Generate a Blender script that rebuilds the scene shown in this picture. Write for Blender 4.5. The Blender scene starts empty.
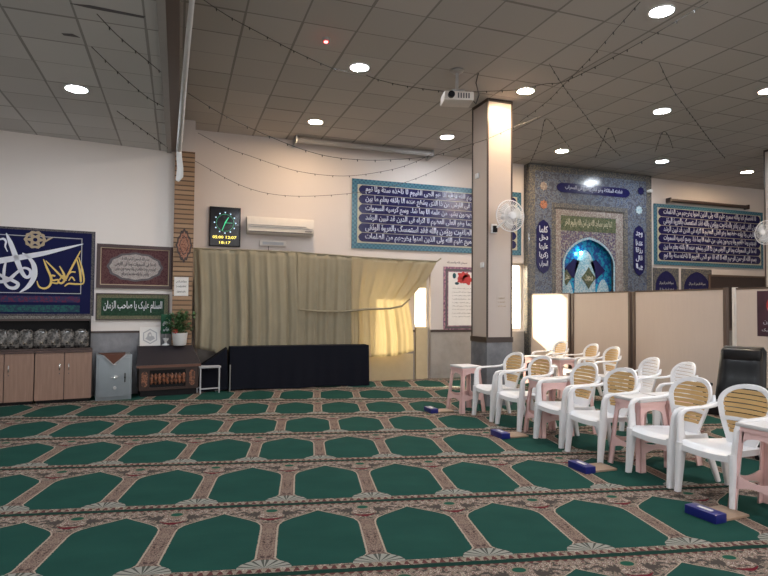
import bpy, bmesh, math, random, unicodedata
from mathutils import Vector, Matrix
random.seed(7)
sc = bpy.context.scene
COL = sc.collection
PI = math.pi

# ------------------------------------------------------------------ camera frame
F = 577.0; H = 1.5
YAW, PITCH, ROLL = math.radians(19.65), math.radians(1.8), math.radians(.5)
fw = Vector((math.sin(YAW)*math.cos(PITCH), math.cos(YAW)*math.cos(PITCH), math.sin(PITCH)))
r0 = Vector((math.cos(YAW), -math.sin(YAW), 0)); u0 = r0.cross(fw)
RT = r0*math.cos(ROLL)+u0*math.sin(ROLL); UP = -r0*math.sin(ROLL)+u0*math.cos(ROLL)
EYE = Vector((0, 0, H))
def ray(x, y): return fw+RT*((x-384)/F)-UP*((y-288)/F)
def on_z(x, y, z): d = ray(x, y); return EYE+d*((z-H)/d.z)
def on_y(x, y, Y): d = ray(x, y); return EYE+d*(Y/d.y)
def on_x(x, y, X): d = ray(x, y); return EYE+d*(X/d.x)

MAINY = 11.0            # main wall face
CEIL = 4.69
LCEIL = 4.13            # lower ceiling on the left
LA = math.radians(8.5)  # the left part of the wall is turned a little
LO = Vector((-1.3, 10.38, 0)); LD = Vector((math.cos(LA), math.sin(LA), 0)); LN = Vector((math.sin(LA), -math.cos(LA), 0))
Z0 = .012               # top of the carpet pile
def on_left(x, y, off=0.0):
    """pixel -> (s along left wall, z) on the plane lying off metres in front of the left wall"""
    d = ray(x, y); o = LO+LN*off
    t = (o-EYE).dot(LN)/d.dot(LN); p = EYE+d*t
    return (p-o).dot(LD), p.z
def left_world(s, off=0.0, z=0.0):
    p = LO+LD*s+LN*off; return Vector((p.x, p.y, z))

# ------------------------------------------------------------------ nodes
def srgb(r, g, b):
    f = lambda c: ((c/255)/12.92 if c/255 <= .04045 else (((c/255)+.055)/1.055)**2.4)
    return (f(r), f(g), f(b), 1)
class NG:
    def __init__(s, name):
        s.m = bpy.data.materials.new(name); s.m.use_nodes = True
        s.t = s.m.node_tree; s.n = s.t.nodes; s.l = s.t.links
        s.b = s.n['Principled BSDF']; s.out = s.n['Material Output']
    def put(s, sock, v):
        if isinstance(v, bpy.types.NodeSocket): s.l.new(v, sock)
        elif v is not None: sock.default_value = v
    def node(s, t, **kw):
        n = s.n.new(t)
        for k, v in kw.items(): setattr(n, k, v)
        return n
    def m_(s, op, a, b=None, c=None, clamp=False):
        n = s.node('ShaderNodeMath', operation=op); n.use_clamp = clamp
        s.put(n.inputs[0], a)
        if b is not None: s.put(n.inputs[1], b)
        if c is not None: s.put(n.inputs[2], c)
        return n.outputs[0]
    def obj(s): return s.node('ShaderNodeTexCoord').outputs['Object']
    def uv(s): return s.node('ShaderNodeTexCoord').outputs['UV']
    def sep(s, v):
        n = s.node('ShaderNodeSeparateXYZ'); s.put(n.inputs[0], v); return n.outputs
    def comb(s, x, y, z=0.0):
        n = s.node('ShaderNodeCombineXYZ'); s.put(n.inputs[0], x); s.put(n.inputs[1], y); s.put(n.inputs[2], z); return n.outputs[0]
    def scale(s, v, k):
        n = s.node('ShaderNodeMapping'); s.put(n.inputs['Vector'], v); n.inputs['Scale'].default_value = k; return n.outputs[0]
    def noise(s, v, sc_, det=3, rough=.5):
        n = s.node('ShaderNodeTexNoise'); s.put(n.inputs['Vector'], v); n.inputs['Scale'].default_value = sc_
        n.inputs['Detail'].default_value = det; n.inputs['Roughness'].default_value = rough; return n.outputs[0]
    def vor(s, v, sc_, feat='F1', out=0):
        n = s.node('ShaderNodeTexVoronoi', feature=feat); s.put(n.inputs['Vector'], v); n.inputs['Scale'].default_value = sc_; return n.outputs[out]
    def white(s, v):
        n = s.node('ShaderNodeTexWhiteNoise', noise_dimensions='3D'); s.put(n.inputs['Vector'], v); return n.outputs[0]
    def ramp(s, f, stops, const=False):
        n = s.node('ShaderNodeValToRGB'); s.put(n.inputs[0], f); e = n.color_ramp.elements
        if const: n.color_ramp.interpolation = 'CONSTANT'
        while len(e) < len(stops): e.new(.5)
        for i, (p, c) in enumerate(stops): e[i].position = p; e[i].color = c if len(c) == 4 else (*c, 1)
        return n.outputs[0]
    def mix(s, f, a, b):
        n = s.node('ShaderNodeMix', data_type='RGBA'); s.put(n.inputs[0], f); s.put(n.inputs[6], a); s.put(n.inputs[7], b); return n.outputs[2]
    def bump(s, h, st=.3, dist=.01):
        n = s.node('ShaderNodeBump'); s.put(n.inputs['Height'], h); n.inputs['Strength'].default_value = st; n.inputs['Distance'].default_value = dist
        s.l.new(n.outputs[0], s.b.inputs['Normal'])
    def fin(s, col, rough=.6, metal=0.0, spec=.5):
        s.put(s.b.inputs['Base Color'], col); s.put(s.b.inputs['Roughness'], rough); s.put(s.b.inputs['Metallic'], metal)
        s.b.inputs['Specular IOR Level'].default_value = spec
        return s.m
def plain(name, c, rough=.55, metal=0.0, var=.08, sc_=9.0, spec=.5):
    g = NG(name); nz = g.noise(g.obj(), sc_)
    a = tuple(x*(1-var) for x in c[:3])+(1,); b = tuple(min(1, x*(1+var)) for x in c[:3])+(1,)
    return g.fin(g.mix(nz, a, b), rough, metal, spec)
def emit(name, c, st):
    g = NG(name); g.fin((c[0], c[1], c[2], 1)); g.b.inputs['Emission Color'].default_value = (c[0], c[1], c[2], 1); g.b.inputs['Emission Strength'].default_value = st; return g.m

M = {}
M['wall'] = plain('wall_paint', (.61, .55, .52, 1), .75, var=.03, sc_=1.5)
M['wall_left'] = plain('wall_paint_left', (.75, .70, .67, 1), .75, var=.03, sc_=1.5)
M['white_plastic'] = plain('white_plastic', (.80, .80, .82, 1), .28, var=.02)
M['tan_plastic'] = plain('tan_plastic', (.56, .36, .15, 1), .3, var=.05)
M['pink_plastic'] = plain('pink_plastic', (.78, .52, .50, 1), .35, var=.05)
M['pink_dark'] = plain('pink_plastic_dark', (.55, .27, .26, 1), .38, var=.05)
M['cover_white'] = plain('white_cloth_cover', (.66, .64, .64, 1), .6, var=.08, sc_=40)
M['dark_trim'] = plain('dark_brown_trim', (.045, .03, .027, 1), .4)
M['brown_post'] = plain('brown_post', (.10, .065, .05, 1), .4)
M['black'] = plain('black_satin', (.008, .008, .010, 1), .5, spec=.2)
M['black_leather'] = plain('black_leather', (.005, .005, .006, 1), .32, sc_=30, spec=.35)
M['metal'] = plain('grey_metal', (.45, .45, .45, 1), .35, .8)
M['handle'] = plain('bright_handle', (.7, .7, .7, 1), .25, .9)
M['black_cloth'] = plain('black_cloth', (.006, .007, .013, 1), .85, sc_=20, spec=.15)
M['cable'] = plain('dark_cable', (.05, .045, .045, 1), .6)
M['white_paint'] = plain('white_paint', (.75, .75, .75, 1), .5)
M['offwhite'] = plain('offwhite_case', (.62, .57, .52, 1), .45)
M['paper'] = plain('paper', (.72, .70, .68, 1), .7)
M['ink'] = plain('ink', (.10, .09, .10, 1), .7)
M['navy'] = plain('navy_velvet', (.012, .014, .060, 1), .9, spec=.1)
M['letter_white'] = plain('white_lettering', (.70, .72, .80, 1), .6)
M['letter_yellow'] = plain('yellow_lettering', (.72, .52, .16, 1), .6)
M['letter_grey'] = plain('grey_lettering', (.40, .40, .42, 1), .6)
M['gold_thread'] = plain('gold_thread', (.42, .33, .22, 1), .6)
M['cobalt'] = plain('cobalt_glaze', (.010, .010, .066, 1), .2, var=.3, sc_=14)
M['tile_letter'] = plain('glazed_lettering', (.50, .53, .66, 1), .25)
M['cream_tile'] = plain('cream_tile', (.42, .40, .30, 1), .3, var=.2, sc_=30)
M['ceil_edge'] = plain('ceiling_trim_paint', (.36, .34, .33, 1), .6)
M['lamp_ring'] = plain('lamp_ring', (.8, .8, .8, 1), .4)
M['lamp_cool'] = emit('lamp_cool', (.86, .93, 1.0), 130)
M['lamp_warm'] = emit('lamp_warm', (1.0, .72, .45), 130)
M['red_led'] = emit('red_led', (1.0, .05, .05), 12)
M['cyan_led'] = emit('cyan_lamp', (.25, .85, 1.0), 22)
M['green_led'] = emit('green_led', (.05, .55, .25), .45)
M['white_led'] = emit('white_led', (.55, .75, .95), .35)
M['yellow_led'] = emit('yellow_led', (.95, .75, .15), .6)
M['glass_black'] = plain('black_glass', (.008, .009, .014, 1), .12)
M['green_cloth'] = plain('green_cloth', (.008, .075, .035, 1), .8)
M['leaf'] = plain('leaf', (.045, .105, .035, 1), .5, var=.4, sc_=20)
M['red_flower'] = plain('red_petal', (.45, .03, .03, 1), .5)
M['blue_box'] = plain('blue_card', (.012, .016, .15, 1), .3, var=.15, sc_=40)
M['tan_board'] = plain('tan_board', (.33, .23, .16, 1), .55)
M['brown_cloth'] = plain('brown_cloth', (.10, .035, .02, 1), .8)
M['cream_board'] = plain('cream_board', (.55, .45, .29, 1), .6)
M['sand'] = plain('pale_paving', (.34, .30, .22, 1), .9)
M['maroon_frame'] = plain('maroon_frame', (.045, .018, .019, 1), .35)

g = NG('marble'); o_ = g.obj(); n1 = g.noise(o_, 1.6, 6, .65); n2 = g.noise(o_, 9, 4)
M['marble'] = g.fin(g.mix(g.m_('MULTIPLY', n2, .5), g.ramp(n1, [(.3, (.22, .20, .19)), (.55, (.33, .305, .285)), (.7, (.25, .235, .225))]), (.36, .34, .32, 1)), .14)
g = NG('grey_marble'); o_ = g.obj(); n1 = g.noise(o_, 3, 6, .7)
M['grey_marble'] = g.fin(g.ramp(n1, [(.3, (.13, .135, .15)), (.55, (.19, .195, .215)), (.75, (.26, .26, .28))]), .2)

def ceiling_mat(name, x0, sx, y0, sy, base):
    g = NG(name); X, Y, Z = g.sep(g.obj())
    a = g.m_('DIVIDE', g.m_('SUBTRACT', X, x0), sx); b = g.m_('DIVIDE', g.m_('SUBTRACT', Y, y0), sy)
    ca, cb = g.m_('FLOOR', a), g.m_('FLOOR', b)
    rnd = g.white(g.comb(ca, cb)); rnd2 = g.white(g.comb(cb, ca, 3.0))
    fa = g.m_('FRACT', a); fb = g.m_('FRACT', b)
    ea = g.m_('MINIMUM', fa, g.m_('SUBTRACT', 1.0, fa)); eb = g.m_('MINIMUM', fb, g.m_('SUBTRACT', 1.0, fb))
    wa = g.m_('MULTIPLY_ADD', rnd, .016, .014); wb = g.m_('MULTIPLY_ADD', g.m_('POWER', rnd2, 4.0), .035, .008)
    line = g.m_('MAXIMUM', g.m_('LESS_THAN', ea, wa), g.m_('LESS_THAN', eb, wb))
    tone = g.ramp(rnd, [(0, tuple(c*.90 for c in base)), (1, tuple(c*1.05 for c in base))])
    big = g.noise(g.obj(), .5, 2)
    col = g.mix(g.m_('MULTIPLY', line, .6), tone, (.10, .09, .08, 1))
    g.bump(g.noise(g.obj(), 60), .1, .004)
    return g.fin(col, .8)
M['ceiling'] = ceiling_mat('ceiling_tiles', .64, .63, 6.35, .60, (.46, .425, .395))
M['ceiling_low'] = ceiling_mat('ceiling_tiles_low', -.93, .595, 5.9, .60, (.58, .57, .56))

g = NG('brick_slips'); o_ = g.obj(); X, Y, Z = g.sep(o_)
fz = g.m_('FRACT', g.m_('DIVIDE', Z, .082)); jl = g.m_('LESS_THAN', fz, .26)
row = g.m_('FLOOR', g.m_('DIVIDE', Z, .082)); t_ = g.white(g.comb(row, 1.0))
M['brick'] = g.fin(g.mix(jl, g.ramp(t_, [(0, (.29, .175, .10)), (1, (.38, .245, .15))]), (.10, .06, .038, 1)), .75)
g.bump(g.m_('SUBTRACT', 1.0, jl), .6, .01)

def wood(name, c1, c2, ax=2, rough=.45):
    g = NG(name); k = [22, 22, 22]; k[ax] = 1.6
    n = g.noise(g.scale(g.obj(), k), 1.6, 5, .6)
    return g.fin(g.mix(n, c1, c2), rough)
M['cab_wood'] = wood('cabinet_laminate', (.20, .115, .085, 1), (.36, .225, .165, 1))
M['cab_dark'] = wood('cabinet_edge', (.06, .035, .03, 1), (.09, .05, .045, 1), 0)
M['dark_wood'] = wood('dark_walnut', (.020, .012, .011, 1), (.055, .026, .020, 1), 0, .3)
M['red_wood'] = wood('red_brown_wood', (.10, .04, .025, 1), (.16, .07, .045, 1), 0, .35)
M['partition'] = wood('partition_laminate', (.54, .445, .385, 1), (.60, .495, .425, 1), 2, .38)
M['column'] = plain('column_laminate', (.50, .43, .39, 1), .35, var=.04, sc_=3)
M['grey_steel'] = plain('painted_grey_steel', (.235, .27, .295, 1), .4, .1)

# small repeating glazed border tile, floral tile, carpets and cloth
g = NG('turquoise_border_tile'); o_ = g.obj(); X, Y, Z = g.sep(o_)
v1 = g.vor(o_, 26); chk = g.m_('MULTIPLY', g.m_('SINE', g.m_('MULTIPLY', X, 72.0)), g.m_('SINE', g.m_('MULTIPLY', Z, 72.0)))
M['turq'] = g.fin(g.mix(g.m_('GREATER_THAN', chk, -.05), g.ramp(v1, [(.1, (.02, .04, .12)), (.5, (.035, .11, .17))]), (.06, .17, .23, 1)), .2)
def floral(name, stops, sc_=18, rough=.2, sc2=46):
    g = NG(name); o_ = g.obj(); a = g.vor(o_, sc_); b = g.vor(o_, sc2); n = g.noise(o_, sc_*.6, 3)
    f = g.m_('ADD', g.m_('MULTIPLY', a, .55), g.m_('ADD', g.m_('MULTIPLY', b, .35), g.m_('MULTIPLY', n, .35)))
    return g.fin(g.ramp(f, stops), rough)
M['mihrab_floral'] = floral('mihrab_floral_tile', [(.25, (0.015, 0.022, 0.074)), (.42, (0.062, 0.081, 0.149)), (.52, (0.093, 0.118, 0.174)), (.6, (0.167, 0.192, 0.223)), (.7, (0.074, 0.081, 0.112))], 15)
M['mihrab_border'] = floral('mihrab_border_tile', [(.25, (0.039, 0.039, 0.046)), (.42, (0.124, 0.117, 0.104)), (.55, (0.039, 0.052, 0.085)), (.7, (0.169, 0.156, 0.130))], 30, sc2=70)
M['mihrab_warm'] = floral('mihrab_warm_tile', [(.25, (0.035, 0.035, 0.084)), (.45, (0.280, 0.238, 0.210)), (.6, (0.154, 0.112, 0.105)), (.7, (0.315, 0.294, 0.280))], 30, sc2=70)
M['spandrel'] = floral('spandrel_tile', [(.25, (0.014, 0.021, 0.084)), (.42, (0.021, 0.035, 0.126)), (.5, (0.238, 0.154, 0.126)), (.62, (0.035, 0.042, 0.140)), (.75, (0.280, 0.266, 0.238))], 22)
M['niche'] = floral('niche_turquoise_tile', [(.2, (.01, .05, .22)), (.4, (.01, .22, .42)), (.55, (.02, .33, .52)), (.7, (.02, .08, .28))], 14)
M['niche_light'] = floral('niche_light_tile', [(.25, (.05, .14, .30)), (.42, (.30, .46, .55)), (.55, (.14, .32, .42)), (.7, (.42, .52, .58))], 26)
M['green_tile'] = floral('green_inscription_tile', [(.3, (.02, .04, .03)), (.5, (.05, .08, .05)), (.7, (.12, .13, .08))], 30)
M['maroon_carpet'] = floral('maroon_woven', [(.3, (.030, .006, .010)), (.5, (.060, .010, .018)), (.68, (.10, .04, .04))], 40, .8)
M['silver_weave'] = floral('silver_woven', [(.3, (.26, .23, .22)), (.5, (.46, .43, .41)), (.68, (.34, .29, .28))], 60, .8)
M['beige_weave'] = floral('beige_woven', [(.3, (.09, .09, .05)), (.5, (.20, .18, .11)), (.68, (.11, .12, .07))], 50, .8)
M['green_weave'] = floral('green_woven', [(.3, (.004, .025, .012)), (.6, (.006, .040, .018)), (.75, (.014, .06, .03))], 30, .8)
M['silver_check'] = floral('checked_braid', [(.3, (.015, .015, .03)), (.48, (.14, .13, .13)), (.56, (.02, .02, .035)), (.75, (.12, .11, .11))], 45, .8)
M['fringe'] = floral('pale_fringe', [(.3, (.05, .05, .05)), (.5, (.30, .29, .27)), (.7, (.12, .11, .10))], 50, .8)
M['red_strip'] = floral('red_blue_strip', [(.3, (.015, .015, .06)), (.5, (.12, .01, .05)), (.7, (.02, .02, .08))], 24, .8)
M['teal_strip'] = floral('teal_strip', [(.3, (.01, .03, .05)), (.5, (.01, .11, .10)), (.7, (.01, .04, .07))], 24, .8)
M['orange_carved'] = floral('carved_panel', [(.3, (.03, .012, .01)), (.45, (.16, .05, .025)), (.58, (.36, .14, .07)), (.72, (.07, .03, .02))], 22, .5)
M['pouch'] = floral('clear_wrapped_pouch', [(.2, (.004, .004, .005)), (.46, (.008, .008, .01)), (.54, (.09, .085, .08)), (.60, (.01, .01, .012)), (.74, (.16, .15, .14))], 16, .25, 38)
M['pouch_pale'] = floral('pale_wrapped_pouch', [(.25, (.01, .01, .01)), (.42, (.36, .35, .33)), (.50, (.03, .03, .03)), (.6, (.26, .21, .16)), (.72, (.02, .02, .02))], 24, .25, 48)
M['medallion'] = floral('carved_medallion', [(.3, (.05, .015, .01)), (.5, (.20, .06, .03)), (.7, (.33, .15, .09))], 30, .5)
M['pink_border'] = floral('pink_white_border', [(.3, (.30, .06, .11)), (.5, (.52, .30, .32)), (.7, (.16, .06, .14))], 26, .6)

def cloth(name, c, trans=0.0, tc=None):
    g = NG(name); o_ = g.obj(); n = g.noise(g.scale(o_, (3, 3, 1.2)), 3, 4); w = g.noise(o_, 120, 2)
    a = tuple(x*.82 for x in c)+(1,); b = tuple(min(1, x*1.12) for x in c)+(1,)
    col = g.mix(n, a, b); g.fin(col, .85, 0, .15); g.bump(w, .15, .002)
    if trans:
        t = g.node('ShaderNodeBsdfTranslucent'); g.put(t.inputs[0], tc or (*c, 1))
        mx = g.node('ShaderNodeMixShader'); mx.inputs[0].default_value = trans
        g.l.new(g.b.outputs[0], mx.inputs[1]); g.l.new(t.outputs[0], mx.inputs[2]); g.l.new(mx.outputs[0], g.out.inputs[0])
    return g.m
M['curtain'] = cloth('olive_curtain_cloth', (.33, .295, .215), .12, (.5, .43, .30, 1))
M['curtain_dark'] = cloth('olive_curtain_cloth_dark', (.30, .265, .19), .08, (.45, .36, .22, 1))
M['curtain_sheer'] = cloth('sheer_curtain_cloth', (.44, .38, .27), .42, (.78, .70, .50, 1))
M['white_cloth'] = cloth('white_rolled_cloth', (.62, .61, .60))

# prayer carpet: u metres along the roll, v 0..1 across it
g = NG('prayer_carpet'); U, V, _ = g.sep(g.uv()); CW = .66
cell = g.m_('DIVIDE', U, CW); fr = g.m_('FRACT', cell)
d = g.m_('ABSOLUTE', g.m_('SUBTRACT', fr, .5))              # 0 middle of a niche, .5 on a divider
dd = g.m_('SUBTRACT', .5, d)
def gv(x): return (x, x, x)
wv = g.ramp(V, [(0, gv(0)), (.082, gv(0)), (.084, gv(.34)), (.15, gv(.36)), (.19, gv(.405)), (.60, gv(.41)), (.655, gv(.402)), (.70, gv(.365)), (.745, gv(.285)), (.79, gv(.18)), (.83, gv(.085)), (.87, gv(0))])
diff = g.m_('SUBTRACT', wv, d)
jit = g.m_('MULTIPLY', g.m_('SUBTRACT', g.noise(g.comb(U, V), 90, 1), .5), .018)
diff = g.m_('ADD', diff, jit)
pvec = g.comb(U, g.m_('MULTIPLY', V, 1.2))
mir = g.comb(g.m_('MULTIPLY', d, CW), g.m_('MULTIPLY', V, 1.2))          # mirrored: the pattern repeats in every niche
va = g.vor(mir, 21); vb = g.vor(mir, 48); nn = g.noise(mir, 26, 3)
fl = g.m_('ADD', g.m_('MULTIPLY', va, .5), g.m_('ADD', g.m_('MULTIPLY', vb, .4), g.m_('MULTIPLY', nn, .3)))
flor = g.ramp(fl, [(.24, (.035, .05, .04)), (.33, (.42, .35, .29)), (.39, (.07, .035, .03)), (.45, (.12, .065, .05)), (.50, (.50, .44, .37)), (.56, (.085, .025, .03)), (.63, (.27, .22, .17)), (.72, (.06, .05, .045))])
stem = g.ramp(g.m_('ADD', g.m_('MULTIPLY', g.vor(g.scale(mir, (1.4, 1, 1)), 30), .6), g.m_('MULTIPLY', g.vor(mir, 60), .4)),
              [(.2, (.035, .028, .028)), (.33, (.15, .095, .08)), (.42, (.30, .23, .18)), (.5, (.08, .045, .04)), (.6, (.24, .17, .135)), (.72, (.07, .045, .04))])
isdiv = g.m_('MULTIPLY', g.m_('LESS_THAN', dd, .095), g.m_('MULTIPLY', g.m_('GREATER_THAN', V, .15), g.m_('LESS_THAN', V, .68)))
col = g.mix(isdiv, flor, stem)
# domed foot of each divider
dx = g.m_('DIVIDE', dd, .235); dy = g.m_('DIVIDE', g.m_('SUBTRACT', V, .078), .098)
rad = g.m_('SQRT', g.m_('ADD', g.m_('MULTIPLY', dx, dx), g.m_('MULTIPLY', dy, dy)))
dome = g.m_('MULTIPLY', g.m_('LESS_THAN', rad, 1.0), g.m_('GREATER_THAN', V, .078))
rays = g.m_('GREATER_THAN', g.m_('SINE', g.m_('MULTIPLY', g.m_('ARCTAN2', dx, dy), 16.0)), .55)
domec = g.mix(g.m_('MAXIMUM', rays, g.m_('GREATER_THAN', g.m_('ABSOLUTE', g.m_('SUBTRACT', rad, .93)), 10.0)), (.26, .255, .225, 1), (.07, .075, .065, 1))
# cream outline round the green field
inside = g.m_('GREATER_THAN', diff, 0.0)
edge = g.m_('MULTIPLY', g.m_('LESS_THAN', g.m_('ABSOLUTE', diff), .018), g.m_('MULTIPLY', g.m_('GREATER_THAN', V, .16), g.m_('LESS_THAN', V, .90)))
pile = g.noise(g.scale(pvec, (1, 1.6, 1)), 2.2, 3); fine = g.noise(pvec, 160, 2)
green = g.mix(g.m_('MULTIPLY_ADD', fine, .35, g.m_('MULTIPLY', pile, .6)), (.006, .036, .029, 1), (.018, .078, .062, 1))
col = g.mix(edge, col, (.33, .27, .215, 1))
col = g.mix(g.m_('MULTIPLY', inside, g.m_('GREATER_THAN', V, .083)), col, green)
col = g.mix(dome, col, domec)
# crescent and green oval over each divider
ov = g.m_('SQRT', g.m_('ADD', g.m_('POWER', g.m_('DIVIDE', dd, .062), 2.0), g.m_('POWER', g.m_('DIVIDE', g.m_('SUBTRACT', V, .895), .028), 2.0)))
col = g.mix(g.m_('LESS_THAN', ov, 1.35), col, (.20, .17, .13, 1))
col = g.mix(g.m_('LESS_THAN', ov, 1.0), col, (.012, .07, .045, 1))
cr = g.m_('ABSOLUTE', g.m_('SUBTRACT', V, g.m_('MULTIPLY_ADD', g.m_('MULTIPLY', dd, dd), 2.2, .745)))
crm = g.m_('MULTIPLY', g.m_('LESS_THAN', cr, g.m_('MULTIPLY_ADD', dd, -.12, .018)), g.m_('LESS_THAN', dd, .13))
col = g.mix(crm, col, (.11, .008, .016, 1))
# borders
zz = g.m_('ABSOLUTE', g.m_('SUBTRACT', g.m_('FRACT', g.m_('MULTIPLY', U, 19.0)), .5))
bz = g.m_('GREATER_THAN', g.m_('ADD', zz, g.m_('MULTIPLY', g.m_('SUBTRACT', V, .05), 7.0)), .25)
bcol = g.mix(bz, (.10, .035, .033, 1), (.25, .20, .155, 1))
col = g.mix(g.m_('MULTIPLY', g.m_('LESS_THAN', V, .066), g.m_('GREATER_THAN', V, .034)), col, bcol)
bz2 = g.m_('GREATER_THAN', g.m_('ADD', zz, g.m_('MULTIPLY', g.m_('SUBTRACT', .973, V), 14.0)), .25)
col = g.mix(g.m_('GREATER_THAN', V, .962), col, g.mix(bz2, (.09, .035, .032, 1), (.20, .16, .125, 1)))
col = g.mix(g.m_('MAXIMUM', g.m_('LESS_THAN', V, .026), g.m_('GREATER_THAN', V, .984)), col, (.006, .030, .022, 1))
g.bump(fine, .25, .003)
M['carpet'] = g.fin(col, .95, 0, .1)

# ------------------------------------------------------------------ mesh helpers
def add_box(bm, a, b):
    x0, y0, z0 = a; x1, y1, z1 = b
    v = [bm.verts.new(p) for p in ((x0, y0, z0), (x1, y0, z0), (x1, y1, z0), (x0, y1, z0), (x0, y0, z1), (x1, y0, z1), (x1, y1, z1), (x0, y1, z1))]
    for f in ((0, 3, 2, 1), (4, 5, 6, 7), (0, 1, 5, 4), (1, 2, 6, 5), (2, 3, 7, 6), (3, 0, 4, 7)): bm.faces.new([v[i] for i in f])
def box(a, b):
    bm = bmesh.new(); add_box(bm, a, b); return bm
def add_hexa(bm, lo, hi):
    """lo, hi: four points each"""
    v = [bm.verts.new(p) for p in list(lo)+list(hi)]
    for f in ((0, 3, 2, 1), (4, 5, 6, 7), (0, 1, 5, 4), (1, 2, 6, 5), (2, 3, 7, 6), (3, 0, 4, 7)): bm.faces.new([v[i] for i in f])
def add_tube(bm, pts, r, n=8, cap=True):
    rings = []; pts = [Vector(p) for p in pts]
    for i, p in enumerate(pts):
        t = (pts[min(i+1, len(pts)-1)]-pts[max(i-1, 0)]).normalized()
        a = t.cross(Vector((0, 0, 1)) if abs(t.z) < .9 else Vector((1, 0, 0))).normalized(); b = t.cross(a)
        rr = r[i] if isinstance(r, (list, tuple)) else r
        rings.append([bm.verts.new(p+a*(rr*math.cos(2*PI*k/n))+b*(rr*math.sin(2*PI*k/n))) for k in range(n)])
    for A, B in zip(rings, rings[1:]):
        for k in range(n): bm.faces.new((A[k], A[(k+1) % n], B[(k+1) % n], B[k]))
    if cap: bm.faces.new(rings[0][::-1]); bm.faces.new(rings[-1])
def add_sweep(bm, pts, ws, ts, side):
    """rounded strip: width ws along side, thickness ts across it"""
    pts = [Vector(p) for p in pts]; S0 = Vector(side); rings = []
    for i, p in enumerate(pts):
        t = (pts[min(i+1, len(pts)-1)]-pts[max(i-1, 0)]).normalized()
        S = (S0-t*S0.dot(t)).normalized(); N = t.cross(S)
        w = (ws[i] if isinstance(ws, (list, tuple)) else ws)/2; h = (ts[i] if isinstance(ts, (list, tuple)) else ts)/2
        c = min(w, h)*.45
        rings.append([bm.verts.new(p+S*a+N*b) for a, b in ((w, h-c), (w-c, h), (-w+c, h), (-w, h-c), (-w, -h+c), (-w+c, -h), (w-c, -h), (w, -h+c))])
    for A, B in zip(rings, rings[1:]):
        for k in range(8): bm.faces.new((A[k], A[(k+1) % 8], B[(k+1) % 8], B[k]))
    bm.faces.new(rings[0][::-1]); bm.faces.new(rings[-1])
def add_lathe(bm, prof, c=(0, 0, 0), n=24, axis='z'):
    rings = []
    for r, z in prof:
        ring = []
        for k in range(n):
            x, y = r*math.cos(2*PI*k/n), r*math.sin(2*PI*k/n)
            p = (x, y, z) if axis == 'z' else (x, z, y)
            ring.append(bm.verts.new((c[0]+p[0], c[1]+p[1], c[2]+p[2])))
        rings.append(ring)
    for A, B in zip(rings, rings[1:]):
        for k in range(n): bm.faces.new((A[k], A[(k+1) % n], B[(k+1) % n], B[k]))
    bm.faces.new(rings[0][::-1]); bm.faces.new(rings[-1])
def poly(loops, t, xf=None):
    """plane figure (outer loop, holes) in x/z with thickness t along y (front face at -t/2)"""
    cu = bpy.data.curves.new('shape', 'CURVE'); cu.dimensions = '2D'; cu.fill_mode = 'BOTH'; cu.extrude = t/2
    for lp in loops:
        s = cu.splines.new('POLY'); s.points.add(len(lp)-1); s.use_cyclic_u = True
        for i, (x, z) in enumerate(lp): s.points[i].co = (x, z, 0, 1)
    o = bpy.data.objects.new('shape', cu); COL.objects.link(o)
    dg = bpy.context.evaluated_depsgraph_get(); dg.update()
    me = bpy.data.meshes.new_from_object(o.evaluated_get(dg)); bpy.data.objects.remove(o); bpy.data.curves.remove(cu)
    bm = bmesh.new(); bm.from_mesh(me); bpy.data.meshes.remove(me)
    bmesh.ops.remove_doubles(bm, verts=bm.verts, dist=1e-5)
    for v in bm.verts:
        x, z, y = v.co; v.co = (x, -y, z)
        if xf: v.co = xf(v.co)
    bmesh.ops.recalc_face_normals(bm, faces=bm.faces)
    return bm
def rect(x0, z0, x1, z1): return [(x0, z0), (x1, z0), (x1, z1), (x0, z1)]
def ell(cx, cz, rx, rz, n=32, lob=0, amp=0.0):
    return [(cx+rx*(1+amp*math.cos(lob*2*PI*k/n))*math.cos(2*PI*k/n), cz+rz*(1+amp*math.cos(lob*2*PI*k/n))*math.sin(2*PI*k/n)) for k in range(n)]
def arch(x0, x1, z0, zs, za, n=10):
    """pointed arch outline from (x0,z0) up to the spring zs, apex za"""
    cx = (x0+x1)/2; w = (x1-x0)/2; pts = [(x0, z0), (x1, z0)]
    for k in range(n+1):
        t = k/n; a = t*PI/2
        pts.append((cx+w*(math.cos(a)*.82+(1-t)*.18), zs+(za-zs)*(math.sin(a)*.72+t*.28)))
    for k in range(n-1, -1, -1):
        t = k/n; a = t*PI/2
        pts.append((cx-w*(math.cos(a)*.82+(1-t)*.18), zs+(za-zs)*(math.sin(a)*.72+t*.28)))
    return pts
def cartouche(x0, z0, x1, z1, k=.5):
    """long panel with pointed lobed ends along its longer side"""
    pts = []
    if x1-x0 >= z1-z0:
        h = (z1-z0)/2; cz = (z0+z1)/2; e = h*2*k
        R = [(x1-e, z0), (x1-e*.35, z0+h*.35), (x1, cz), (x1-e*.35, z1-h*.35), (x1-e, z1)]
        L = [(x0+e, z1), (x0+e*.35, z1-h*.35), (x0, cz), (x0+e*.35, z0+h*.35), (x0+e, z0)]
        return R+L
    w = (x1-x0)/2; cx = (x0+x1)/2; e = w*2*k
    return [(x0, z0+e), (x0+w*.35, z0+e*.35), (cx, z0), (x1-w*.35, z0+e*.35), (x1, z0+e), (x1, z1-e), (x1-w*.35, z1-e*.35), (cx, z1), (x0+w*.35, z1-e*.35), (x0, z1-e)]
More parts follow.
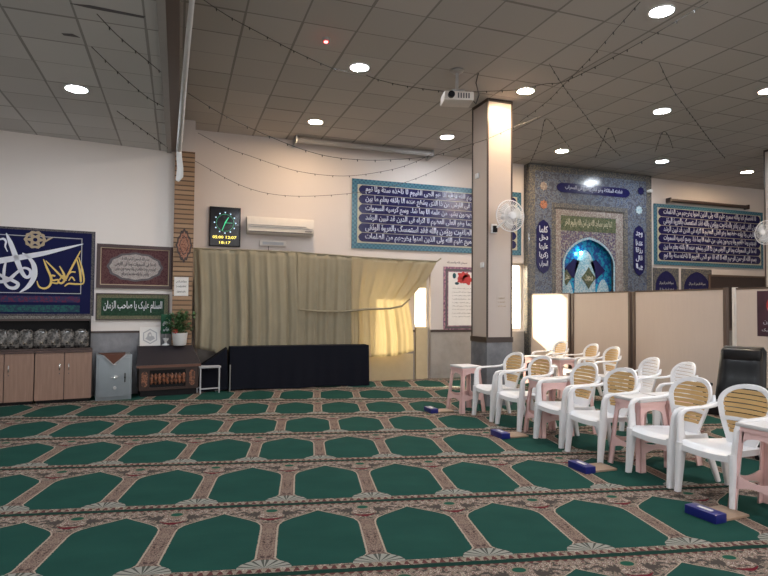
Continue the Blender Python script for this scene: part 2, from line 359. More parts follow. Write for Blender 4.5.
def obj(name, bm, m, parent=None, smooth=None, bevel=0.0):
    if bevel: bmesh.ops.bevel(bm, geom=[e for e in bm.edges if e.calc_length() > bevel*2.2], offset=bevel, segments=2, affect='EDGES', profile=.6, clamp_overlap=True)
    bmesh.ops.recalc_face_normals(bm, faces=bm.faces)
    me = bpy.data.meshes.new(name); bm.to_mesh(me); bm.free()
    me.materials.append(M[m] if isinstance(m, str) else m)
    o = bpy.data.objects.new(name, me); COL.objects.link(o)
    if parent: o.parent = parent
    if smooth or bevel:
        me.shade_smooth(); me.set_sharp_from_angle(angle=math.radians(smooth or 40))
    return o
def tag(o, label=None, cat=None, group=None, kind=None):
    if label: o['label'] = label
    if cat: o['category'] = cat
    if group: o['group'] = group
    if kind: o['kind'] = kind
    return o
def struct(name, bm, m, **kw): return tag(obj(name, bm, m, **kw), kind='structure')
def thing(name, label, cat, loc=(0, 0, 0), rz=0.0, group=None):
    o = bpy.data.objects.new(name, None); COL.objects.link(o); o.location = loc; o.rotation_euler = (0, 0, rz); o.empty_display_size = .1
    return tag(o, label, cat, group)
def kids(o): return [c for c in bpy.data.objects if c.parent == o]
def dup(root, loc, label, rz=None, group=None):
    r = root.copy(); COL.objects.link(r); r.location = loc
    if rz is not None: r.rotation_euler = (0, 0, rz)
    r['label'] = label
    if group: r['group'] = group
    for ch in kids(root):
        c = ch.copy(); COL.objects.link(c); c.parent = r
        for gch in kids(ch):
            d_ = gch.copy(); COL.objects.link(d_); d_.parent = c
    return r

# ------------------------------------------------------------------ lettering
FORMS = {}
for cp in list(range(0xFB50, 0xFDFC))+list(range(0xFE70, 0xFEFD)):
    dc = unicodedata.decomposition(chr(cp)).split()
    if len(dc) == 2 and dc[0] in ('<initial>', '<medial>', '<final>', '<isolated>'):
        FORMS.setdefault(chr(int(dc[1], 16)), {})[dc[0][1:-1]] = chr(cp)
NOJOIN = set('اأإآدذرزژوؤةىء')
def shaped(s):
    out = []
    for i, c in enumerate(s):
        f = FORMS.get(c)
        if not f: out.append(c); continue
        p = i > 0 and s[i-1] in FORMS and s[i-1] not in NOJOIN
        n = c not in NOJOIN and i+1 < len(s) and s[i+1] in FORMS
        k = 'medial' if p and n else 'final' if p else 'initial' if n else 'isolated'
        out.append(f.get(k, f.get('isolated', c)))
    return ''.join(reversed(out))
def text_bm(s, cx, cz, w, h, y=0.0, bold=.012, latin=False, t=.002):
    cu = bpy.data.curves.new('words', 'FONT'); cu.body = s if latin else shaped(s); cu.offset = bold; cu.resolution_u = 3
    o = bpy.data.objects.new('words', cu); COL.objects.link(o)
    dg = bpy.context.evaluated_depsgraph_get(); dg.update()
    me = bpy.data.meshes.new_from_object(o.evaluated_get(dg)); bpy.data.objects.remove(o); bpy.data.curves.remove(cu)
    bm = bmesh.new(); bm.from_mesh(me); bpy.data.meshes.remove(me)
    xs = [v.co.x for v in bm.verts]; zs = [v.co.y for v in bm.verts]
    x0, x1, z0, z1 = min(xs), max(xs), min(zs), max(zs)
    for v in bm.verts:
        v.co = (cx+((v.co.x-x0)/(x1-x0)-.5)*w, y, cz+((v.co.y-z0)/(z1-z0)-.5)*h)
    r = bmesh.ops.extrude_face_region(bm, geom=bm.faces[:])
    bmesh.ops.translate(bm, verts=[e for e in r['geom'] if isinstance(e, bmesh.types.BMVert)], vec=(0, -t, 0))
    return bm
def join(bms):
    out = bmesh.new()
    for b in bms:
        me = bpy.data.meshes.new('tmp'); b.to_mesh(me); b.free(); out.from_mesh(me); bpy.data.meshes.remove(me)
    return out
def text(name, s, parent, m, cx, cz, w, h, y, **kw): return obj(name, text_bm(s, cx, cz, w, h, y, **kw), m, parent)

# ================================================================== THE SETTING
struct('floor', box((-6, -3.5, -.1), (17, 11.25, 0)), 'marble')
def leftY(X): return LO.y+(X-LO.x)*math.tan(LA)
# main wall with its openings (behind the curtain, the doorway, and behind the column)
def wx(px, py=300, Y=MAINY): return on_y(px, py, Y).x
def wz(px, py, Y=MAINY): return on_y(px, py, Y).z
openings = [(wx(357), wx(406.5), wz(388, 353), wz(388, 270)), (wx(414.5), wx(430.5), 0, wz(420, 268)), (wx(486), wx(525), wz(518, 331), wz(518, 263))]
bm = bmesh.new(); xs = -.15
for (a, b, z0, z1) in openings:
    add_box(bm, (xs, MAINY, 0), (a, MAINY+.25, CEIL))
    if z0 > 0: add_box(bm, (a, MAINY, 0), (b, MAINY+.25, z0))
    add_box(bm, (a, MAINY, z1), (b, MAINY+.25, CEIL)); xs = b
add_box(bm, (xs, MAINY, 0), (17, MAINY+.25, CEIL))
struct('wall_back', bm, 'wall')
# left wall, turned by a few degrees
P0 = on_y(173.2, 250, 10.42)
s1 = (P0.x+.02-LO.x)/math.cos(LA)
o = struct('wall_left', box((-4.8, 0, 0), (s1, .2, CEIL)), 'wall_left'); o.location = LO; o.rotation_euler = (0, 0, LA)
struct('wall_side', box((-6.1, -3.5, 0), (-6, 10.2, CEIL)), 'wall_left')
struct('wall_right', box((17, -3.5, 0), (17.2, 11.25, CEIL)), 'wall')
XE = on_z(168, 60, LCEIL).x
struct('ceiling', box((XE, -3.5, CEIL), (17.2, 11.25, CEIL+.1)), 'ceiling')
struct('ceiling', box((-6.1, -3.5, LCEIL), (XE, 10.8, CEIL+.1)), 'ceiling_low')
struct('trim_1', box((XE-.075, -3.5, LCEIL-.035), (XE, 10.5, LCEIL)), 'ceil_edge')
struct('trim_2', box((XE, -3.5, LCEIL-.03), (XE+.115, 10.4, CEIL)), 'brown_post')
# dados and their dark rails
zl = on_left(115, 333)[1]
o = struct('baseboard_left', box((-3.6, -.02, 0), (s1, 0, zl)), 'grey_marble'); o.location = LO; o.rotation_euler = (0, 0, LA)
o = struct('trim_3', box((-3.6, -.03, zl), (s1, 0, zl+.035)), 'dark_trim'); o.location = LO; o.rotation_euler = (0, 0, LA)
zm = wz(435, 332)
bm = bmesh.new(); bt = bmesh.new(); xs = .35
for (a, b, z0, z1) in openings:
    add_box(bm, (xs, MAINY-.02, 0), (a, MAINY, zm)); add_box(bt, (xs, MAINY-.03, zm), (a, MAINY, zm+.05))
    if z0 > 0:
        add_box(bm, (a, MAINY-.02, 0), (b, MAINY, min(z0, zm)))
        if z0 > zm+.05: add_box(bt, (a, MAINY-.03, zm), (b, MAINY, zm+.05))
    xs = b
add_box(bm, (xs, MAINY-.02, 0), (16.9, MAINY, zm)); add_box(bt, (xs, MAINY-.03, zm), (16.9, MAINY, zm+.05))
struct('baseboard_back', bm, 'marble'); struct('trim_4', bt, 'dark_trim')
# window frames
for i, (a, b, z0, z1) in enumerate(openings):
    if z0 <= 0: continue
    bm = poly([rect(a, z0, b, z1), rect(a+.05, z0+.05, b-.05, z1-.05)], .06); bmesh.ops.translate(bm, verts=bm.verts, vec=(0, MAINY+.12, 0))
    w_ = struct('window_%d' % (1 if i == 0 else 2), bm, 'offwhite')
a, b, z0, z1 = openings[1]
bm = poly([[(a, 0), (a+.05, 0), (a+.05, z1-.05), (b-.05, z1-.05), (b-.05, 0), (b, 0), (b, z1), (a, z1)]], .06); bmesh.ops.translate(bm, verts=bm.verts, vec=(0, MAINY+.12, 0))
dj = struct('door_1', bm, 'offwhite')
zk = wz(422, 327); bm = box((a+.05, MAINY+.02, 0), (b-.05, MAINY+.13, zk)); add_box(bm, (a+.05, MAINY+.09, wz(422, 288)), (b-.05, MAINY+.13, z1-.05))
dl = struct('door_leaf', bm, 'cream_board'); dl.parent = dj
za_ = openings[0][3]+.02
struct('sun_blocker_outside', box((openings[0][0]-1.5, MAINY+.25, za_), (openings[0][1]+.2, MAINY+1.05, za_+.06)), 'sand')  # unseen slab added to keep direct sun off the upper window
struct('baseboard_sun_tint', box((wx(340), MAINY-.06, 0), (wx(412.5), MAINY-.022, wz(388, 354))), 'cream_board')  # added panel over the marble, its cream colour stands for warm sunlight
struct('ground_outside', box((-10, 11.25, -.1), (30, 45, -.02)), 'sand')

# column with marble foot and dark corner trims
CX0, CY0, CW_ = 4.36, 7.62, .40
def column(cx, cy, w, dpt):
    zb = .97
    c = struct('column', box((cx, cy, zb), (cx+w, cy+dpt, CEIL)), 'column')
    e = .011
    bm = bmesh.new()
    for x in (cx, cx+w):
        for y in (cy, cy+dpt): add_box(bm, (x-e, y-e, zb), (x+e, y+e, CEIL))
    add_box(bm, (cx-.01, cy-.01, CEIL-.045), (cx+w+.01, cy+dpt+.01, CEIL)); add_box(bm, (cx-.022, cy-.022, zb-.005), (cx+w+.022, cy+dpt+.022, zb+.075))
    t = struct('trim_5', bm, 'dark_trim'); t.parent = c
    b_ = struct('baseboard_column', box((cx-.012, cy-.012, 0), (cx+w+.012, cy+dpt+.012, zb)), 'grey_marble'); b_.parent = c
    return c
pb = on_z(487, 407, 0); CX0, CY0 = pb.x, pb.y
CWX = on_y(511.3, 300, CY0).x-CX0
CWY = on_x(472.3, 300, CX0).y-CY0
column(CX0, CY0, CWX, CWY)
c2x = on_y(765.5, 250, CY0+.1+CWY).x
column(c2x, CY0+.1, CWX, CWY)

# brick pilaster where the two walls meet
P0, P1 = on_y(173.2, 250, 10.42), on_y(193.3, 250, 10.42)
struct('column_brick', box((P0.x, 10.42, 0), (P1.x, MAINY, LCEIL)), 'brick')
struct('wall_upper', box((P0.x, 10.46, LCEIL), (P1.x, MAINY, CEIL)), 'wall')

# ================================================================== CARPETS (one roll per row)
LN_ = [(-2, -11.3, .95), (-1, -11.3, 2.05), (0, -11.35, 3.15), (1, -11.35, 4.305), (2, -12.0, 5.515), (3, -11.9, 6.73), (4, -12.6, 7.95), (5, -13.2, 9.21), (6, -14.0, 10.55), (7, -14.4, 11.9), (8, -14.6, 13.2), (9, -14.6, 14.5)]
DIV = {-1: (640, 571), 0: (267.5, 545), 1: (287.2, 487), 2: (255, 450), 3: (280.5, 427), 4: (271.5, 408), 5: (276, 395), 6: (378, 384), 7: (411.5, 379)}
desc = {-2: 'behind the camera end', -1: 'nearest the bottom edge', 0: 'across the foreground', 1: 'second from the foreground', 2: 'third from the foreground', 3: 'fourth from the foreground', 4: 'running in front of the wooden cabinet', 5: 'running in front of the black draped table', 6: 'running under the black draped table', 7: 'beside the doorway', 8: 'far row at the wall'}
for i in range(len(LN_)-1):
    k, aA, yA = LN_[i]; _, aB, yB = LN_[i+1]
    if k == 8: pass
    fA = lambda X: yA+(X-1)*math.tan(math.radians(aA)); fB = lambda X: yB+(X-1)*math.tan(math.radians(aB))
    u0_ = 0.0; ca = math.cos(math.radians(aA))
    am = math.radians((aA+aB)/2); dirv = Vector((math.cos(am), math.sin(am))); nrm = Vector((-dirv.y, dirv.x))
    def pt(X, v):
        ya = fA(X); yb = fB(X)
        # step across the roll at right angles: shift X with v
        Yv = ya+(yb-ya)*v
        wd = (yb-ya)*math.cos(am); off = nrm.x*wd*v
        Xn = X+off
        return Xn, fA(Xn)+(fB(Xn)-fA(Xn))*v
    if k in DIV:
        q = on_z(*DIV[k], Z0); 
        best = min(((abs((pt(q.x-nrm.x*1.2*vv, vv)[1])-q.y), vv) for vv in [j/40 for j in range(41)]))
        u0_ = (q.x-nrm.x*1.2*best[1])/ca
    bm = bmesh.new(); uvl = bm.loops.layers.uv.new('UVMap')
    X = -4.5; prev = None
    NV = 12
    while X < 16.5:
        colv = []
        for j in range(NV+1):
            v = j/NV; x_, y_ = pt(X, v)
            lim = (leftY(x_) if x_ < -.1 else MAINY)-.03
            colv.append((x_, y_, v, y_ <= lim and -5.9 < x_))
        # trim to the wall
        use = [c for c in colv if c[3]]
        if len(use) >= 1 and len(use) <= NV:
            c0 = use[-1]; x_, y_, v = c0[0], c0[1], c0[2]
            hi = colv[len(use)]
            lim = (leftY(x_) if x_ < -.1 else MAINY)-.03
            tt = max(0, min(1, (lim-y_)/max(1e-6, hi[1]-y_)))
            vtop = v+(hi[2]-v)*tt
        else: vtop = 1.0 if use else 0.0
        cur = []
        for j in range(7):
            v = vtop*j/6; x_, y_ = pt(X, v); cur.append((x_, y_, v, X/ca-u0_))
        if prev and (vtop > 0.01 or prev[-1][2] > .01):
            for j in range(6):
                q4 = [prev[j], cur[j], cur[j+1], prev[j+1]]
                vs = [bm.verts.new((a_[0], a_[1], Z0)) for a_ in q4]
                f = bm.faces.new(vs)
                for lp, a_ in zip(f.loops, q4): lp[uvl].uv = (a_[3], a_[2])
        prev = cur if vtop > 0.0 else None
        X += .3
    if not bm.faces: bm.free(); continue
    bmesh.ops.remove_doubles(bm, verts=bm.verts, dist=1e-5)
    r = bmesh.ops.extrude_face_region(bm, geom=bm.faces[:])
    bmesh.ops.translate(bm, verts=[e for e in r['geom'] if isinstance(e, bmesh.types.BMVert)], vec=(0, 0, -Z0+.001))
    o = obj('prayer_carpet', bm, 'carpet')
    tag(o, 'green prayer carpet roll with arched niches, row '+desc[k], 'carpet', 'green prayer carpet rolls laid side by side')

# ================================================================== CHAIRS
def back_x(y, z): return .185+(z-.40)*.24-(y*y)*1.1
HW = [(.38, .115), (.45, .14), (.52, .17), (.60, .20), (.68, .222), (.75, .23), (.80, .215), (.84, .175), (.865, .11), (.873, 0)]
def hw(z, tab=HW):
    if z > .70: return .228*max(0, 1-((z-.70)/.173)**2.3)**(1/2.3)
    for (a, wa), (b, wb) in zip(tab, tab[1:]):
        if a <= z <= b: return wa+(wb-wa)*(z-a)/(b-a)
    return 0
def make_chair(name, label, insert_mat, im_label):
    t = thing(name, label, 'chair')
    # seat
    bm = bmesh.new(); nx, ny = 12, 10; top = []; bot = []
    for i in range(nx+1):
        u = i/nx; x = -.255+.46*u; hwid = .235-.05*u
        rt, rb = [], []
        for j in range(ny+1):
            s = 2*j/ny-1; z = .425-.016*(1-s*s)-.02*u-(.035*max(0, (.12-u)/.12)**2)
            rt.append(bm.verts.new((x, s*hwid, z))); rb.append(bm.verts.new((x, s*hwid, z-(.045 if (j in (0, ny) or i in (0, nx)) else .014))))
        top.append(rt); bot.append(rb)
    for i in range(nx):
        for j in range(ny):
            bm.faces.new((top[i][j], top[i+1][j], top[i+1][j+1], top[i][j+1])); bm.faces.new((bot[i][j], bot[i][j+1], bot[i+1][j+1], bot[i+1][j]))
    for i in range(nx):
        bm.faces.new((top[i][0], bot[i][0], bot[i+1][0], top[i+1][0])); bm.faces.new((top[i][ny], top[i+1][ny], bot[i+1][ny], bot[i][ny]))
    for j in range(ny):
        bm.faces.new((top[0][j], top[0][j+1], bot[0][j+1], bot[0][j])); bm.faces.new((top[nx][j], bot[nx][j], bot[nx][j+1], top[nx][j+1]))
    obj('seat', bm, 'white_plastic', t, smooth=50)
    # back frame, a shield-shaped ring bent to the sitter
    zs = [.38+.32*k/10 for k in range(10)]+[.70+.1729*math.sin(PI/2*k/14) for k in range(15)]
    outer = [(hw(z), z) for z in zs]+[(-hw(z), z) for z in reversed(zs[:-1])]
    def iw(z): return max(0, hw(z)-.038)
    zi = [.60+.235*k/16 for k in range(17)]
    def ih(z): return iw(z) if z < .70 else .190*max(0, 1-((z-.70)/.138)**2.3)**(1/2.3)
    in1 = [(max(.03, ih(z)), z) for z in zi]; hole1 = in1+[(-a, b) for a, b in reversed(in1)]
    zj = [.475+.095*k/6 for k in range(7)]
    in2 = [(iw(z), z) for z in zj]; hole2 = in2+[(-a, b) for a, b in reversed(in2)]
    bm = poly([outer, hole1, hole2], .02)
    bmesh.ops.subdivide_edges(bm, edges=[e for e in bm.edges if abs(e.verts[0].co.x-e.verts[1].co.x) > .12], cuts=3)
    for v in bm.verts:
        y, th, z = v.co.x, v.co.y, v.co.z; v.co = (back_x(y, z)+th, y, z)
    obj('back_frame', bm, 'white_plastic', t, smooth=45)
    bm = bmesh.new()
    bands = [(.476+.032*k, .476+.032*k+.025) for k in range(3)]+[(.602+.0385*k, .602+.0385*k+.0305) for k in range(6)]
    for a, b in bands:
        n = 8; L = []
        for k in range(n+1):
            s = 2*k/n-1; row = []
            for z in (a, b):
                y = s*((ih(z) if z > .6 else iw(z))+.006)
                for th in (-.004, .004): row.append(bm.verts.new((back_x(y, z)+th, y, z)))
            L.append(row)
        for A, B in zip(L, L[1:]):
            for q in ((0, 1, 3, 2),): 
                idx = q
                for m_ in range(4): bm.faces.new((A[idx[m_]], A[idx[(m_+1) % 4]], B[idx[(m_+1) % 4]], B[idx[m_]]))
        bm.faces.new([L[0][i] for i in (0, 2, 3, 1)]); bm.faces.new([L[-1][i] for i in (0, 1, 3, 2)])
    s_ = obj('back_slats', bm, insert_mat, t)
    if im_label: s_['label'] = im_label
    for sg in (-1, 1):
        bm = bmesh.new()
        add_sweep(bm, [(-.222, sg*.236, .37), (-.222, sg*.244, .50), (-.216, sg*.25, .59), (-.195, sg*.254, .632), (-.15, sg*.258, .65), (-.05, sg*.263, .655), (.08, sg*.262, .657), (.17, sg*.252, .667), (.225, sg*.232, .69), (.25, sg*.205, .735)],
                  [.034, .032, .034, .044, .052, .055, .052, .046, .042, .04], [.085, .068, .058, .040, .024, .02, .02, .022, .024, .02], (0, 1, 0))
        obj('armrest', bm, 'white_plastic', t, smooth=50)
        bm = bmesh.new(); add_sweep(bm, [(-.262, sg*.240, 0), (-.256, sg*.238, .06), (-.235, sg*.236, .28), (-.222, sg*.228, .40)], [.036, .038, .044, .05], [.056, .06, .082, .11], (0, 1, 0))
        obj('leg', bm, 'white_plastic', t, smooth=50)
        bm = bmesh.new(); add_sweep(bm, [(.29, sg*.215, 0), (.275, sg*.21, .05), (.205, sg*.185, .28), (.17, sg*.165, .395)], [.028, .03, .036, .05], [.042, .048, .07, .085], (0, 1, 0))
        obj('leg', bm, 'white_plastic', t, smooth=50)
    return t
front = [((4.13, 6.87), 'white plastic armchair with tan slatted back nearest the square column', 0),
         ((4.13, 6.25), 'white armchair with tan slatted back, second from the column, before the first pair of stools', .03),
         ((4.12, 5.40), 'white armchair with tan slatted back, third from the column along the front row', -.02),
         ((4.10, 4.80), 'white armchair with tan slatted back, fourth from the column, left of the middle pink stool', .02),
         ((4.14, 3.985), 'white armchair with tan slatted back right of the middle pink stool, fifth from the column', -.02),
         ((4.14, 3.44), 'white armchair with tan slatted back nearest the camera, before the black office chair', .05)]
rear = [((6.52, 9.08), 'white armchair with tan back farthest off, in front of the sunlit partition panel', -.1),
        ((6.55, 8.28), 'tan backed white armchair against the partition, left of the far pair', -.18),
        ((6.36, 7.56), 'tan backed white armchair against the partition, right of the far pair', -.18)]
GA = 'white plastic armchairs with tan slatted backs'
ch0 = make_chair('plastic_armchair', front[0][1], 'tan_plastic', 'tan slatted back insert'); ch0['group'] = GA
for i, ((x, y), lb, a) in enumerate(front+rear):
    if i == 0: ch0.location = (x, y, Z0); ch0.rotation_euler = (0, 0, a)
    else: dup(ch0, (x, y, Z0), lb, a)
chw = make_chair('plastic_armchair', 'all white plastic armchair behind the middle pink stool, left of two', 'white_plastic', None); chw['group'] = 'all white plastic armchairs'
p_ = on_z(649, 400, .5)
chw.location = (5.42, 5.83, Z0); chw.rotation_euler = (0, 0, -.28)
dup(chw, (5.33, 5.22, Z0), 'all white plastic armchair directly left of the black office chair', -.28)

# ================================================================== STOOLS
def make_stool(label):
    t = thing('plastic_stool', label, 'stool', group='tall pink plastic stools')
    TH = .60; W = lambda z: .205-.055*z/TH
    def side(loops):
        bms = []
        for k in range(4):
            bm = poly(loops, .012)
            for v in bm.verts:
                s, th, z = v.co; yy = -(W(z)-.006)+th; a = k*PI/2
                v.co = (s*math.cos(a)-yy*math.sin(a), s*math.sin(a)+yy*math.cos(a), z)
            bms.append(bm)
        return bms
    # legs: L-shaped corners
    for k in range(4):
        bms = []
        for sg in (-1, 1):
            lp = [(sg*W(0), 0), (sg*(W(0)-.062), 0), (sg*(W(.16)-.058), .16), (sg*(W(.3)-.046), .3), (sg*(W(.5)-.045), .5), (sg*(W(TH)-.05), TH), (sg*W(TH), TH)]
            bm = poly([lp], .014); a = (k if sg < 0 else k-1)*PI/2
            for v in bm.verts:
                s, th, z = v.co; yy = -(W(z)-.007)+th
                v.co = (s*math.cos(a)-yy*math.sin(a), s*math.sin(a)+yy*math.cos(a), z)
            bms.append(bm)
        obj('leg', join(bms), 'pink_plastic', t)
    q = W(.2)-.05
    arc = [(-q+2*q*i/10, .165+.028*math.sin(PI*i/10)) for i in range(11)]
    up = [(q-2*q*i/10, .262-.028*math.sin(PI*i/10)) for i in range(11)]
    for bm in side([arc+up]): obj('rung', bm, 'pink_plastic', t)
    q2 = W(.55)-.035
    ap = [(-q2, .5)]+[(-q2+.03+(2*q2-.06)*i/8, .53+.018*math.sin(PI*i/8)) for i in range(9)]+[(q2, .5), (q2, TH), (-q2, TH)]
    bm = join(side([ap])); add_box(bm, (-.158, -.158, TH-.012), (.158, .158, TH+.02)); obj('seat', bm, 'pink_plastic', t)
    c = obj('seat_cover', box((-.166, -.166, TH+.02), (.166, .166, TH+.05)), 'cover_white', t, bevel=.012); c['label'] = 'pale cloth seat cover'
    return t
st = make_stool('tall pink plastic stool standing left of the column side armchair')
st.location = (3.92, 7.45, Z0); st.rotation_euler = (0, 0, .1)
for (x, y, a, lb) in [(4.13, 5.80, -.06, 'tall pink stool between the second and third front row armchairs'),
                      (4.16, 4.38, .05, 'tall pink stool between the fourth and fifth front row armchairs'),
                      (4.10, 3.04, .08, 'tall pink stool cut by the right edge of the picture'),
                      (on_z(538, 356, .66).x, on_z(538, 356, .66).y, .2, 'tall pink stool in the back row, left of the pair before the bright partition'),
                      (on_z(560, 357, .66).x-.05, on_z(560, 357, .66).y-.08, .1, 'tall pink stool in the back row, right of the pair before the bright partition'),
                      (4.50, 5.82, .05, 'tall pink stool tucked behind the stool next to the third front armchair'),
                      (4.53, 4.40, .0, 'tall pink stool tucked behind the stool next to the fifth front armchair')]:
    dup(st, (x, y, Z0), lb, a)

# ================================================================== OFFICE CHAIR
oc = thing('office_chair', 'black leather office chair with padded high back beside the partition', 'chair', (5.48, 4.45, Z0), .48)
def pad(bm, P, n=(8, 6), puff=.03, th=.10):
    """P(u,v) centre surface and normal -> padded slab"""
    pass
bm = bmesh.new(); nu, nv = 10, 14; A_, B_ = [], []
for j in range(nv+1):
    v = j/nv; z = .42+.66*v; ra, rb = [], []
    for i in range(nu+1):
        s = 2*i/nu-1; w = .235-.025*v-.03*max(0, v-.93)/.07; y = s*w
        e = (1-s**6)*(1-(2*v-1)**10); tuft = (.012*abs(math.sin(v*PI*7.0)) if v > .72 else .006*abs(math.sin(v*PI*3.5)))+.008*(abs(s) > .55)
        x = .17+.25*v
        ra.append(bm.verts.new((x-.03-.028*e-tuft*e, y, z))); rb.append(bm.verts.new((x+.03+.03*e, y, z)))
    A_.append(ra); B_.append(rb)
for j in range(nv):
    for i in range(nu):
        bm.faces.new((A_[j][i], A_[j+1][i], A_[j+1][i+1], A_[j][i+1])); bm.faces.new((B_[j][i], B_[j][i+1], B_[j+1][i+1], B_[j+1][i]))
    bm.faces.new((A_[j][0], B_[j][0], B_[j+1][0], A_[j+1][0])); bm.faces.new((A_[j][nu], A_[j+1][nu], B_[j+1][nu], B_[j][nu]))
for i in range(nu):
    bm.faces.new((A_[0][i], A_[0][i+1], B_[0][i+1], B_[0][i])); bm.faces.new((A_[nv][i], B_[nv][i], B_[nv][i+1], A_[nv][i+1]))
obj('backrest', bm, 'black_leather', oc, smooth=60)
obj('head_cushion', box((.29, -.18, .93), (.40, .18, 1.055)), 'black_leather', oc, bevel=.03)
obj('seat', box((-.27, -.25, .40), (.24, .25, .51)), 'black_leather', oc, bevel=.035)
for sg in (-1, 1):
    bm = bmesh.new(); add_sweep(bm, [(.22, sg*.29, .66), (.0, sg*.29, .68), (-.2, sg*.29, .66)], .06, .035, (0, 1, 0)); add_sweep(bm, [(-.05, sg*.29, .66), (-.05, sg*.25, .44)], .05, .02, (1, 0, 0))
    obj('armrest', bm, 'black', oc, smooth=50)
bm = bmesh.new(); add_tube(bm, [(0, 0, .08), (0, 0, .42)], .03, 12); obj('gas_lift', bm, 'black', oc, smooth=50)
for k in range(5):
    a = 2*PI*k/5+.3; bm = bmesh.new(); add_sweep(bm, [(0, 0, .10), (.3*math.cos(a), .3*math.sin(a), .075)], [.06, .035], [.04, .025], (-math.sin(a), math.cos(a), 0))
    l = obj('leg', bm, 'black', oc, smooth=50)
    bm = bmesh.new(); c_, s_ = math.cos(a), math.sin(a); add_tube(bm, [(.29*c_-.02*s_, .29*s_+.02*c_, .03), (.29*c_+.02*s_, .29*s_-.02*c_, .03)], .03, 12); obj('caster', bm, 'black', l, smooth=50)

# ================================================================== BLUE BOXES WITH BOARDS
def blue_box(x, y, a, lb, lb2):
    t = thing('tissue_box', lb, 'box', (x, y, Z0), a, 'blue boxes on the carpet beside the stools')
    obj('carton', box((-.055, -.125, 0), (.055, .125, .062)), 'blue_box', t, bevel=.004)
    obj('opening', box((-.014, -.055, .062), (.014, .055, .066)), 'paper', t)  # slit on the box top, coloured pale for the glare streak
    b = obj('board', box((0, -.11, 0), (.24, .11, .018)), 'tan_board', None, bevel=.004); b.name = 'wooden_board'
    b.location = (x+.058*math.cos(a)+.01, y+.058*math.sin(a), Z0); b.rotation_euler = (0, 0, a); tag(b, lb2, 'board', 'tan boards on the carpet beside the blue boxes')
blue_box(3.575, 3.15, .05, 'blue cardboard box on the carpet before the nearest armchair', 'tan board lying beside the blue box nearest the camera')
blue_box(3.52, 4.42, .0, 'blue cardboard box on the carpet before the middle pink stool', 'tan board lying by the middle pink stool')
blue_box(3.52, 5.84, .0, 'blue cardboard box on the carpet before the second armchair', 'tan board lying before the second front row armchair')
blue_box(3.40, 7.50, .0, 'blue cardboard box on the carpet left of the column stool, farthest off', 'tan board lying at the foot of the column stool')

# ================================================================== PARTITION PANELS
PX = on_y(527, 294, MAINY-.05).x
def py_(px): return on_x(px, 300, PX).y
PT = on_x(730, 289, PX).z
edges = [(527, 571.5, 'sunlit cream partition panel nearest the mihrab'), (572, 632.3, 'cream partition panel, second from the mihrab'), (632.8, 729, 'wide cream partition panel behind the all white armchairs'), (732, 800, 'cream partition panel bearing the dark poster at the right edge')]
for n_, (a, b, lb) in enumerate(edges):
    ya, yb = py_(a), py_(b)
    t = thing('partition_panel', lb, 'partition', (PX, (ya+yb)/2, 0), 0, 'cream partition panels standing in a line'); L = (ya-yb)/2-.02
    pw = .055
    obj('board', box((-.012, -L+pw, .14), (.012, L-pw, PT-.01)), 'partition', t)
    obj('rail', box((-.02, -L+pw, PT-.01), (.02, L-pw, PT+.012)), 'brown_post', t)
    obj('rail', box((-.02, -L+pw, .10), (.02, L-pw, .14)), 'brown_post', t)
    obj('post', box((-.028, -L, Z0), (.028, -L+pw, PT+(.0 if n_ != 2 else .02))), 'brown_post', t, bevel=.006)
    p2 = obj('post', box((-.028, L-pw, Z0), (.028, L, PT+(.0 if n_ != 3 else .02))), 'offwhite' if n_ == 3 else 'brown_post', t, bevel=.006)
    for y in (-L+.03, L-.03): obj('foot', box((-.22, y-.02, Z0), (.22, y+.02, Z0+.035)), 'brown_post', t)
# poster on the last panel
p0 = on_x(757, 290, PX-.014); p1 = on_x(790, 335, PX-.014); pz1, pz0 = on_x(757, 291, PX-.014).z, on_x(757, 336, PX-.014).z
t = thing('poster', 'dark purple poster with a red flame and white script on the rightmost partition panel', 'poster', (PX-.0145, p0.y, pz0), -PI/2)
w_, h_ = p0.y-p1.y, pz1-pz0
g = NG('poster_print'); o_ = g.obj(); X, Y, Z = g.sep(o_)
M['poster_print'] = g.fin(g.mix(g.noise(o_, 4, 4), (.012, .008, .012, 1), (.10, .04, .06, 1)), .3)
obj('sheet', box((0, -.002, 0), (w_, 0, h_)), 'poster_print', t)
bm = poly([ell(w_*.42, h_*.68, .05, .09, 20)], .002); bmesh.ops.translate(bm, verts=bm.verts, vec=(0, -.004, 0)); obj('flame', bm, 'red_flower', t)
bm = poly([ell(w_*.42, h_*.60, .028, .045, 20)], .002); bmesh.ops.translate(bm, verts=bm.verts, vec=(0, -.006, 0)); obj('flame_core', bm, 'paper', t)
text('lettering', 'یا حسین', t, 'letter_grey', w_*.5, h_*.32, w_*.6, h_*.13, -.003)
text('lettering', 'السلام علیک', t, 'letter_grey', w_*.5, h_*.13, w_*.7, h_*.1, -.003)

